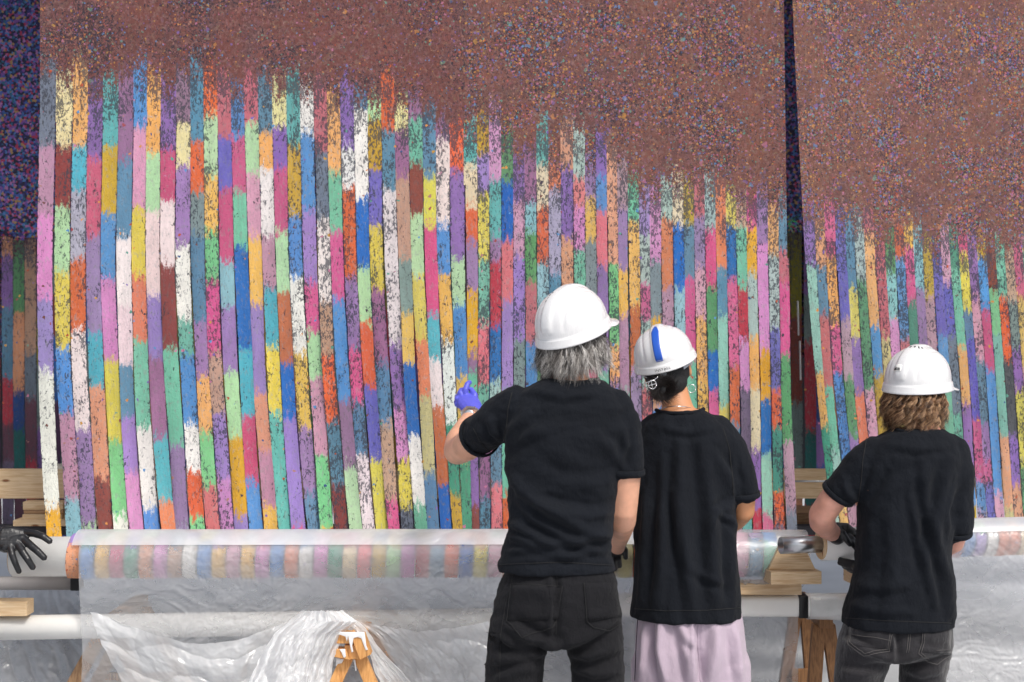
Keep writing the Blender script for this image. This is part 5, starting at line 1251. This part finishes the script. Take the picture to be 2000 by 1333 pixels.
co, fs, no = fuse(lp, .007, 3)
co = folds(co, no, [([(1362, 1200), (1364, 1270), (1370, 1340)], 7, -.012), ([(1290, 1205), (1288, 1270), (1300, 1340)], 10, .014), ([(1262, 1215), (1258, 1280), (1252, 1340)], 8, .010), ([(1330, 1230), (1345, 1290), (1350, 1340)], 11, .010), ([(1400, 1215), (1395, 1280), (1385, 1340)], 12, .012), ([(1435, 1225), (1440, 1290), (1446, 1340)], 9, .010), ([(1320, 1210), (1345, 1250), (1360, 1262)], 9, .006)])
co = nz(co, no, .006, 14, 9, 5, 33, 3); co = nz(co, no, .0018, 45, 25, 22, 39, 2)
tr2 = mk('lilac_trousers', co, fs, M['lilac'], B); b2 = bvh_of(tr2)
tuck(bd2, [shirt2, tr2], lambda x, y, Y: y < 812 or (x > 1432 and 974 < y < 1100) or (x < 1262 and 940 < y < 1100) or Y > Y2+.2)
seam('side_seam', b2, [(1246, 1210), (1243, 1260), (1240, 1330)], M['dark_thread'], tr2, .0014)
seam('back_seam', b2, [(1363, 1212), (1364, 1260), (1368, 1332)], M['lilac'], tr2, .0018)
for hp, kn, an in legs2: shoe(B, Vector((an.x, an.y+.04, 0)), 0)
HX2 = hM2 @ Matrix.Translation((0, .004, .050)) @ Matrix.Rotation(R(6), 4, 'X') @ Matrix.Diagonal((.93, .93, .84, 1))
hel2, dm2 = helmet(B, HX2)
helm_patch('blue_stripe', dm2, HX2, 0, 0, .06, .93, M['blue'], hel2, 6, 24, x_band=(-.0135, .0135))
# handwriting on the rim band
fc = bpy.data.curves.new('t', 'FONT'); fc.body = 'INSTALL'; fc.size = .015; fc.extrude = .0; fc.space_character = 1.15; fc.offset = -.0001
to = bpy.data.objects.new('t', fc); COL.objects.link(to); dg = bpy.context.evaluated_depsgraph_get(); tm = to.evaluated_get(dg).to_mesh()
bm = bmesh.new(); bm.from_mesh(tm); bmesh.ops.subdivide_edges(bm, edges=bm.edges, cuts=1); bmesh.ops.triangulate(bm, faces=bm.faces)
V = []; xs = [v.co.x for v in bm.verts]; wdt = max(xs)
for v in bm.verts:
    s_ = v.co.x-wdt/2+.004; th = math.pi-s_/.125*1.0; jit = .0008*math.sin(v.co.x*300)
    V.append(HX2 @ Vector(((.116+.0068)*math.sin(th), (.142+.0068)*math.cos(th), -.0195+v.co.y*.95+jit)))
F = [tuple(v.index for v in f.verts) for f in bm.faces]; n_ = len(V); V += [v+Vector((0, .001, 0)) for v in V]; F += [tuple(q+n_ for q in reversed(f)) for f in F]
mk('lettering', V, F, M['ink'], hel2, False); bm.free(); bpy.data.objects.remove(to)
# head cover, bun, strap, pin, earrings, chain
co, fs, no = fuse([ell((0, -.014, .010), .085, .100, .090, hM2, 12, 24), ell((0, -.040, -.040), .070, .072, .050, hM2, 10, 24)], .005, 3)
co = nz(co, no, .003, 30, 30, 40, 7, 2); cover = mk('head_cover', co, fs, M['black'], B)
V = []
for j, dz in enumerate((.0, -.022)):
    for i in range(31):
        a = R(-95+190*i/30); sag = .012*math.cos(a); V.append(HX2 @ Vector((.104*math.sin(a), -.120*math.cos(a), -.018-sag*1.4+dz)))
F = [(i, i+1, 32+i, 31+i) for i in range(30)]; n_ = len(V); V += [v+Vector((0, .003, 0)) for v in V]; F += [tuple(q+n_ for q in reversed(f)) for f in F]
mk('nape_cradle', V, F, M['strap_grey'], hel2)
mk('cradle_knob', *loft([[HX2 @ q for q in ring((0, -.121-k_, -.040), Vector((r_, 0, 0)), Vector((0, 0, r_)), 16)] for k_, r_ in ((0, .012), (.008, .012), (.010, .009))]), M['strap_grey'], hel2)
co, fs, no = fuse([ell((-.012, -.118, -.052), .046, .026, .034, hM2, 12, 24)], .004, 2); mk('hair_bun', co, fs, HK[0], B)
r_ = random.Random(4); P_ = []; D_ = []; L_ = []
for k in range(900):
    a = r_.uniform(0, 6.283); q = math.sqrt(r_.uniform(.1, 1)); P_.append(Vector((-.012+.040*q*math.cos(a), -.125-.018*math.sqrt(max(0, 1-q*q)), -.048+.030*q*math.sin(a)+.006)))
    t_ = Vector((-math.sin(a), -.05, math.cos(a))); D_.append(t_+Vector([r_.gauss(0, .3) for _q in range(3)])+Vector((0, -.2, 0))); L_.append(r_.uniform(.03, .06))
hair('hair', hM2, P_, D_, L_, .002, .0007, HK, B, 8, .3, 6)
pin = G(); pc = W(1274, 752, Y2-.115)
pin.add(*limb([pc+Vector((.013*math.cos(q), -.002, .014*math.sin(q))) for q in np.linspace(0, 6.283, 20)], [.0014]*20, 6, False))
pin.add(*limb([pc+Vector((-.022, 0, .006)), pc+Vector((.004, -.002, .014)), pc+Vector((.018, 0, .024))], [.0013]*3, 6)); pin.add(*limb([pc+Vector((-.004, -.002, .010)), pc+Vector((.002, -.003, -.016))], [.0013]*2, 6)); pin.add(*limb([pc+Vector((-.014, -.002, -.004)), pc+Vector((.012, -.003, .003))], [.0013]*2, 6))
mk('hair_pin', pin.v, pin.f, M['silver'], B)
for x, y, rr3, m_ in ((1351, 760, .0135, 'silver'), (1270, 779, .011, 'steel')):
    c_ = W(x, y, Y2+.05); mk('earring', *limb([c_+Vector((rr3*math.cos(q), 0, rr3*math.sin(q))) for q in np.linspace(0, 6.283, 22)], [.0013]*22, 6, False), M[m_], B)
mk('necklace', *limb([W(x, y, Yc) for x, y, Yc in ((1290, 800, Y2-.0), (1303, 796, Y2-.028), (1320, 794, Y2-.034), (1338, 795, Y2-.03), (1350, 798, Y2-.01))], [.0013]*5, 6), M['silver'], B)
# clear goggles seen at the right of the face
co, fs, no = fuse([ell((.070, .050, .012), .022, .035, .030, hM2, 8, 16)], .004, 2); mk('goggles', co, fs, M['film_loose'], B)
glove('glove', [[(1400, 1055, Y2+.40, .011), (1396, 1062, Y2+.44, .010), (1394, 1074, Y2+.45, .009)], [(1406, 1056, Y2+.40, .011), (1404, 1064, Y2+.44, .010), (1402, 1078, Y2+.45, .009)], [(1412, 1056, Y2+.40, .011), (1412, 1064, Y2+.44, .010), (1410, 1077, Y2+.45, .009)], [(1418, 1055, Y2+.40, .010), (1419, 1062, Y2+.43, .009), (1418, 1072, Y2+.44, .008)], [(1400, 1048, Y2+.36, .012), (1392, 1050, Y2+.40, .010), (1388, 1056, Y2+.42, .009)]],
    [(1411, 1043, Y2+.32, (.026, .022)), (1410, 1050, Y2+.37, (.034, .018)), (1409, 1055, Y2+.40, (.034, .014))], M['nitrile'], B)
glove('glove', [[(1270, 1050, Y2+.38, .011), (1266, 1062, Y2+.42, .010), (1265, 1074, Y2+.43, .009)], [(1276, 1052, Y2+.38, .011), (1275, 1064, Y2+.42, .010), (1274, 1078, Y2+.43, .009)], [(1282, 1052, Y2+.38, .011), (1283, 1064, Y2+.42, .010), (1282, 1077, Y2+.43, .009)], [(1288, 1050, Y2+.38, .010), (1291, 1060, Y2+.41, .009), (1291, 1072, Y2+.42, .008)], [(1288, 1042, Y2+.34, .012), (1298, 1046, Y2+.38, .010), (1302, 1053, Y2+.40, .009)]],
    [(1275, 1033, Y2+.31, (.027, .022)), (1277, 1042, Y2+.35, (.034, .018)), (1279, 1050, Y2+.38, (.034, .014))], M['nitrile'], B)

# ---------------------------------------------------------------- person 3: curly hair
Y3 = 4.85
D = empty('person', (W(1760, 0, Y3).x, Y3, 0), 'man with curly brown hair in black shirt and washed jeans turning the right roller', 'person')
hM3 = head_parts(W(1791, 775, Y3+.06), R(-44), R(3), R(3), .97)
body = [tor([(1752, 1842, 840, Y3+.02, .05), (1725, 1858, 858, Y3+.02, .07), (1698, 1868, 890, Y3+.02, .09), (1695, 1868, 960, Y3+.03, .10), (1695, 1850, 1050, Y3+.03, .095), (1680, 1850, 1130, Y3+.03, .11), (1670, 1850, 1220, Y3+.03, .12), (1680, 1840, 1265, Y3+.03, .11)])]
body.append(limb([W(1800, 855, Y3+.02), W(1802, 825, Y3+.04), W(1800, 775, Y3+.055)], [.058, .054, .054], 18)); body += head_geo(hM3)
LA3 = [(1690, 890, Y3+.02, .052), (1660, 935, Y3+.02, .050), (1622, 982, Y3+.05, .047), (1606, 1006, Y3+.08, .046)]
LF3 = [(1606, 1006, Y3+.08, .047), (1606, 1020, Y3+.12, .046), (1615, 1034, Y3+.18, .038), (1632, 1046, Y3+.23, .029), (1638, 1049, Y3+.25, .028)]
RA3 = [(1868, 895, Y3+.02, .052), (1875, 960, Y3+.0, .048), (1868, 1030, Y3+.02, .042), (1860, 1060, Y3+.04, .040)]; RF3 = [(1860, 1058, Y3+.04, .040), (1820, 1085, Y3+.10, .036), (1760, 1105, Y3+.18, .028), (1735, 1110, Y3+.2, .027)]
for q in (LA3, LF3, RA3, RF3): body.append(plimb(q))
legs3 = []
for s, hx in ((-1, 1700), (1, 1815)):
    hp = W(hx, 1250, Y3+.03); kn = Vector((hp.x+s*.0, Y3+.02, .48)); an = Vector((hp.x+s*.03, Y3+.04, .09)); legs3.append((hp, kn, an)); body.append(person_legs(hp, kn, an, (.08, .072, .052, .05, .038)))
co, fs, no = fuse(body, .007, 3); bd3 = mk('body', co, fs, M['skin_c'], D); eyes(hM3, D)
sh3 = [tor([(1748, 1842, 838, Y3+.02, .060), (1730, 1852, 846, Y3+.02, .082), (1702, 1868, 862, Y3+.02, .100), (1686, 1880, 892, Y3+.02, .115), (1680, 1882, 940, Y3+.03, .127), (1676, 1868, 1000, Y3+.03, .130), (1675, 1856, 1060, Y3+.03, .130), (1671, 1854, 1110, Y3+.03, .132), (1660, 1861, 1160, Y3+.03, .138), (1651, 1864, 1195, Y3+.03, .142), (1647, 1861, 1222, Y3+.03, .144)], 40, 2.5),
    plimb([(1710, 885, Y3+.02, .062), (1683, 912, Y3+.02, .064), (1660, 940, Y3+.03, .063), (1644, 958, Y3+.04, .060)]), plimb([(1856, 885, Y3+.02, .066), (1866, 930, Y3+.0, .064), (1868, 985, Y3+.0, .060), (1866, 1030, Y3+.01, .058)])]
co, fs, no = fuse(sh3, .0068, 3)
co = folds(co, no, [([(1855, 900), (1838, 980), (1820, 1060), (1800, 1130)], 12, .010), ([(1800, 900), (1810, 980), (1828, 1060), (1850, 1130), (1860, 1200)], 11, .010), ([(1780, 960), (1795, 1050), (1815, 1130), (1835, 1200)], 10, .007), ([(1676, 985), (1700, 940), (1720, 905)], 12, .008), ([(1672, 982), (1655, 965), (1650, 940)], 8, .006),
    ([(1850, 1040), (1848, 1000), (1862, 950)], 8, .008), ([(1665, 1140), (1720, 1150), (1780, 1140)], 11, .005), ([(1655, 1180), (1710, 1196), (1790, 1195)], 10, .005), ([(1735, 870), (1790, 880), (1850, 872)], 8, .004), ([(1840, 885), (1800, 930), (1745, 960)], 16, .005), ([(1740, 1000), (1745, 1080), (1735, 1200)], 15, .005)])
co = nz(co, no, .006, 10, 9, 9, 43, 3); co = nz(co, no, .002, 34, 25, 34, 49, 2)
shirt3 = mk('shirt', co, fs, M['shirt'], D); bs3 = bvh_of(shirt3)
mk('collar', *limb([W(x, y, Yc) for x, y, Yc in ((1745, 838, Y3+.03), (1756, 842, Y3-.03), (1778, 846, Y3-.05), (1808, 850, Y3-.05), (1834, 852, Y3-.03), (1846, 848, Y3+.03))], [.007]*6, 8), M['shirt'], shirt3)
seam('hem_seam', bs3, [(1652, 1208), (1720, 1213), (1800, 1216), (1858, 1218)], M['dark_thread'], shirt3, .0013)
seam('sleeve_seam', bs3, [(1692, 862), (1685, 900), (1682, 940), (1676, 980)], M['dark_thread'], shirt3, .0016)
jp = [tor([(1660, 1853, 1195, Y3+.03, .118), (1648, 1857, 1225, Y3+.03, .132), (1640, 1857, 1255, Y3+.035, .142), (1636, 1856, 1280, Y3+.03, .13)], 40, 2.5)]
for s, pts in ((-1, [(1693, 1262, Y3+.03, (.096, .125)), (1681, 1300, Y3+.03, (.087, .108)), (1677, 1333, Y3+.02, (.082, .096))]), (1, [(1805, 1262, Y3+.03, (.090, .120)), (1805, 1300, Y3+.03, (.080, .105)), (1801, 1333, Y3+.02, (.076, .093))])):
    P_ = [W(*p[:3]) for p in pts]; x = P_[-1].x; P_ += [Vector((x, Y3+.01, .45)), Vector((x+s*.01, Y3+.04, .27)), Vector((x+s*.015, Y3+.05, .07))]; jp.append(limb(P_, [p[3] for p in pts]+[.07, .066, .064], 24, True))
co, fs, no = fuse(jp, .007, 3)
co = folds(co, no, [([(1752, 1290), (1700, 1275), (1645, 1250)], 9, .009), ([(1756, 1293), (1800, 1280), (1852, 1268)], 9, .009), ([(1735, 1310), (1690, 1318), (1640, 1312)], 9, .007), ([(1762, 1305), (1800, 1318), (1845, 1310)], 9, .007), ([(1752, 1225), (1754, 1260), (1755, 1290)], 6, -.009), ([(1790, 1240), (1830, 1250), (1855, 1245)], 9, .005)])
co = nz(co, no, .004, 10, 10, 14, 53, 3)
tr3 = mk('jeans', co, fs, M['jeans'], D); b3 = bvh_of(tr3)
tuck(bd3, [shirt3, tr3], lambda x, y, Y: y < 850 or (x < 1652 and y > 950 and y < 1150) or (x > 1840 and 1035 < y < 1120) or Y > Y3+.2)
patch('back_pocket', b3, [(1661, 1222), (1744, 1222), (1736, 1271), (1657, 1261)], M['jeans'], tr3, 10, 6, .0035)
patch('back_pocket', b3, [(1802, 1226), (1857, 1226), (1856, 1280), (1797, 1274)], M['jeans'], tr3, 8, 6, .0035)
for pl_ in ([(1661, 1222), (1656, 1258), (1688, 1281), (1738, 1274), (1746, 1222)], [(1664, 1222), (1660, 1256), (1689, 1276), (1734, 1270), (1742, 1222)], [(1658, 1238), (1710, 1246), (1740, 1252)], [(1775, 1222), (1773, 1250), (1770, 1276)], [(1779, 1222), (1777, 1250), (1774, 1276)], [(1803, 1226), (1800, 1255), (1794, 1278), (1812, 1292), (1830, 1298), (1852, 1282)], [(1807, 1226), (1804, 1256), (1799, 1277), (1814, 1288)], [(1828, 1272), (1856, 1270)]):
    seam('stitching', b3, pl_, M['thread'], tr3, .0009, .004)
for hp, kn, an in legs3: shoe(D, Vector((an.x, an.y+.04, 0)), 0)
HX3 = hM3 @ Matrix.Translation((0, .004, .052)) @ Matrix.Rotation(R(2), 4, 'X') @ Matrix.Scale(.96, 4)
hel3, dm3 = helmet(D, HX3)
helm_patch('barcode_sticker', dm3, HX3, R(196), R(177), .66, .78, M['tube'], hel3, 6, 6, off=.0012)
for k in range(9):
    a0 = 194-k*1.75; helm_patch('barcode_bar', dm3, HX3, R(a0), R(a0-(.9 if k % 3 else 1.2)), .715, .765, M['ink'], hel3, 1, 3, off=.0018)
for k in range(4): helm_patch('vent_slot', dm3, HX3, R(190-k*22), R(182-k*22), .17-.012*k, .22-.012*k, M['ink'], hel3, 2, 2)
g = G()
for side in (0,):
    V = []
    for j, dz in enumerate((.004, -.030)):
        for i in range(31):
            a = R(-100+200*i/30); sag = .020*math.cos(a)**2; V.append(HX3 @ Vector((.100*math.sin(a), -.122*math.cos(a), -.022-sag+dz)))
    F = [(i, i+1, 32+i, 31+i) for i in range(30)]; n_ = len(V); V += [v+Vector((0, .004, 0)) for v in V]; F += [tuple(q+n_ for q in reversed(f)) for f in F]
mk('nape_strap', V, F, M['black'], hel3)
cap_mesh(hM3, HB[2], D, z0=-.06)
P_, D_, L_ = scalp_locks(15, 300, 18, (-138, 112), (-42, 8), .100, .0016, 1.3, .50, jd=.03)
P_ = [p for p in P_]; hair('hair', hM3, P_, D_, L_, .0160, .00075, HB, D, 15, .9, 20, flick=.05, per=18, freq=12)
Yq = 5.10
# left glove on top of the right roller: wrist at the left, fingers running down to the right
glove('glove', [[(1655, 1052, Yq-.04, .0125), (1665, 1062, Yq-.05, .0115), (1669, 1068, Yq-.045, .0100)], [(1651, 1046, Yq-.03, .0125), (1664, 1053, Yq-.04, .0115), (1671, 1062, Yq-.04, .0100)], [(1655, 1040, Yq-.01, .012), (1667, 1045, Yq-.01, .011), (1674, 1052, Yq-.015, .0095)], [(1656, 1034, Yq+.01, .011), (1667, 1037, Yq+.01, .010), (1673, 1043, Yq+.0, .0085)], [(1645, 1042, Yq-.05, .0135), (1654, 1056, Yq-.06, .0115), (1660, 1064, Yq-.055, .0095)]],
    [(1633, 1047, Y3+.22, (.034, .034)), (1640, 1036, Y3+.24, (.030, .034)), (1648, 1038, Yq-.02, (.022, .036)), (1656, 1043, Yq-.01, (.018, .032))], M['nitrile'], D)
glove('glove', [[(1668, 1101, Yq-.05, .0115), (1652, 1097, Yq-.03, .0105), (1641, 1094, Yq-.01, .0095)], [(1668, 1107, Yq-.05, .0115), (1652, 1104, Yq-.03, .0110), (1640, 1100, Yq-.01, .0095)], [(1670, 1112, Yq-.05, .0115), (1658, 1111, Yq-.03, .0105), (1649, 1107, Yq-.01, .0095)], [(1674, 1116, Yq-.05, .0105), (1664, 1116, Yq-.03, .0095), (1657, 1113, Yq-.01, .0085)], [(1690, 1090, Yq-.05, .0130), (1678, 1078, Yq-.05, .0115), (1671, 1070, Yq-.045, .0100)]],
    [(1738, 1111, Y3+.2, (.030, .026)), (1712, 1110, Yq-.06, (.030, .026)), (1690, 1107, Yq-.05, (.024, .040)), (1672, 1107, Yq-.05, (.020, .034))], M['nitrile'], D)

# ---------------------------------------------------------------- the person outside the frame whose glove holds the left roller
Y4 = 4.9
E = empty('person', (W(-240, 0, Y4).x, Y4, 0), 'person beyond the left edge, only a black gloved hand on the white roller end showing', 'person')
hM4 = head_parts(W(-225, 730, Y4+.02), R(-20), 0, 0, .97)
body = [tor([(-275, -185, 800, Y4, .05), (-300, -160, 830, Y4, .07), (-320, -140, 870, Y4, .09), (-322, -138, 960, Y4, .10), (-310, -150, 1060, Y4, .09), (-320, -140, 1160, Y4, .11), (-315, -145, 1230, Y4, .11)]), limb([W(-230, 815, Y4), W(-228, 785, Y4), W(-226, 750, Y4+.02)], [.056, .053, .052], 18)]
body += head_geo(hM4)
for q in ([(-145, 870, Y4, .05), (-120, 940, Y4, .046), (-105, 1000, Y4+.02, .042)], [(-105, 998, Y4+.02, .042), (-70, 1030, Y4+.12, .037), (-30, 1058, Y4+.21, .029), (-14, 1064, Y4+.24, .028)], [(-315, 870, Y4, .05), (-335, 950, Y4, .044), (-330, 1030, Y4+.02, .04), (-300, 1090, Y4+.15, .03)]): body.append(plimb(q))
for s in (-1, 1):
    hp = W(-230+s*45, 1210, Y4); body.append(person_legs(hp, Vector((hp.x, Y4, .48)), Vector((hp.x, Y4+.03, .09)), (.08, .072, .052, .05, .038)))
co, fs, no = fuse(body, .008, 3); mk('body', co, fs, M['skin_b'], E); eyes(hM4, E)
co, fs, no = fuse([tor([(-282, -178, 803, Y4, .06), (-312, -148, 830, Y4, .095), (-330, -130, 870, Y4, .115), (-330, -130, 960, Y4, .125), (-325, -135, 1080, Y4, .125), (-332, -128, 1180, Y4, .135)], 36, 2.5), plimb([(-160, 860, Y4, .065), (-135, 900, Y4, .066), (-125, 945, Y4, .064)]), plimb([(-300, 860, Y4, .065), (-328, 900, Y4, .066), (-336, 945, Y4, .064)])], .008, 3)
mk('shirt', nz(co, no, .007, 10, 9, 9, 63, 3), fs, M['shirt'], E)
pp = [tor([(-325, -135, 1160, Y4, .12), (-330, -130, 1210, Y4, .135), (-326, -134, 1240, Y4, .12)], 36, 2.5)]
for s in (-1, 1):
    p0 = W(-230+s*48, 1225, Y4); pp.append(limb([p0, Vector((p0.x, Y4, .5)), Vector((p0.x+s*.01, Y4+.03, .07))], [(.095, .115), .075, .066], 24)); shoe(E, Vector((p0.x+s*.01, Y4+.07, 0)), 0)
co, fs, no = fuse(pp, .008, 3); mk('trousers', nz(co, no, .006, 10, 9, 9, 73, 3), fs, M['work_trousers'], E)
cap_mesh(hM4, HK[0], E); helmet(E, hM4 @ Matrix.Translation((0, .004, .055)))
Yg = 5.12
glove('glove', [[(50, 1041, Yg+.01, 0.0144), (68, 1043, Yg-.01, 0.0138), (85, 1049, Yg-.025, 0.0126), (97, 1058, Yg-.03, 0.0115)],
    [(46, 1054, Yg-.01, 0.0149), (62, 1068, Yg-.035, 0.0140), (74, 1078, Yg-.045, 0.0132), (86, 1090, Yg-.045, 0.0120)],
    [(35, 1063, Yg-.02, 0.0147), (45, 1080, Yg-.045, 0.0136), (54, 1093, Yg-.052, 0.0129), (64, 1109, Yg-.045, 0.0115)],
    [(20, 1068, Yg-.03, 0.0136), (24, 1085, Yg-.05, 0.0124), (29, 1099, Yg-.052, 0.0115), (37, 1117, Yg-.04, 0.0103)],
    [(2, 1046, Yg+.0, 0.0155), (10, 1034, Yg+.05, 0.0138), (22, 1034, Yg+.09, 0.0115)]],
    [[(-34, 1058, Y4+.20, (.032, .030)), (-14, 1058, Y4+.23, (.038, .030)), (8, 1056, Yg-.01, (.022, .046)), (26, 1054, Yg-.005, (.018, .046)), (42, 1050, Yg, (.015, .030))], [(10, 1048, Yg, 0.0196), (30, 1042, Yg+.01, 0.0172), (48, 1041, Yg+.01, 0.0155)], [(8, 1056, Yg-.01, 0.0196), (28, 1054, Yg-.01, 0.0172), (44, 1053, Yg-.01, 0.0155)], [(4, 1062, Yg-.02, 0.0196), (20, 1062, Yg-.02, 0.0172), (33, 1062, Yg-.02, 0.0155)], [(0, 1068, Yg-.02, 0.0172), (10, 1070, Yg-.03, 0.0161), (19, 1068, Yg-.03, 0.0138)]], M['nitrile'], E)

# stitched hems closing the sleeves
def cuff(px, py, Y, q, r1, r2, par, rr=.0038):
    c_ = W(px, py, Y); t = (W(*q)-c_).normalized(); h = Vector((1, 0, 0)) if abs(t.x) < .8 else Vector((0, 0, 1)); u = (h-t*h.dot(t)).normalized(); w_ = t.cross(u)
    pts = [c_+u*r1*math.cos(a)+w_*r2*math.sin(a) for a in np.linspace(0, 2*math.pi, 33)]
    V = []; F = []
    for k, p in enumerate(pts[:-1]):
        o_ = (p-c_).normalized()
        for (dx, dt) in ((-.002, -.012), (.0035, -.012), (.0045, .002), (.002, .006), (-.004, .004)): V.append(p+o_*dx+t*dt)
    n = 32
    for k in range(n):
        for m in range(5): F.append((k*5+m, k*5+(m+1) % 5, ((k+1) % n)*5+(m+1) % 5, ((k+1) % n)*5+m))
    recalc(mk('cuff', V, F, M['shirt'], par))
cuff(936, 853, Y1+.143, (912, 872, Y1+.22), .067, .067, shirt1)
cuff(1221, 924, Y1-.002, (1219, 990, Y1+.005), .0585, .0585, shirt1)
cuff(1450, 968, Y2, (1452, 1010, Y2+.01), .056, .056, shirt2)
cuff(1637, 966, Y3+.045, (1606, 1006, Y3+.08), .059, .059, shirt3)
cuff(1865, 1040, Y3+.01, (1862, 1070, Y3+.03), .055, .055, shirt3)
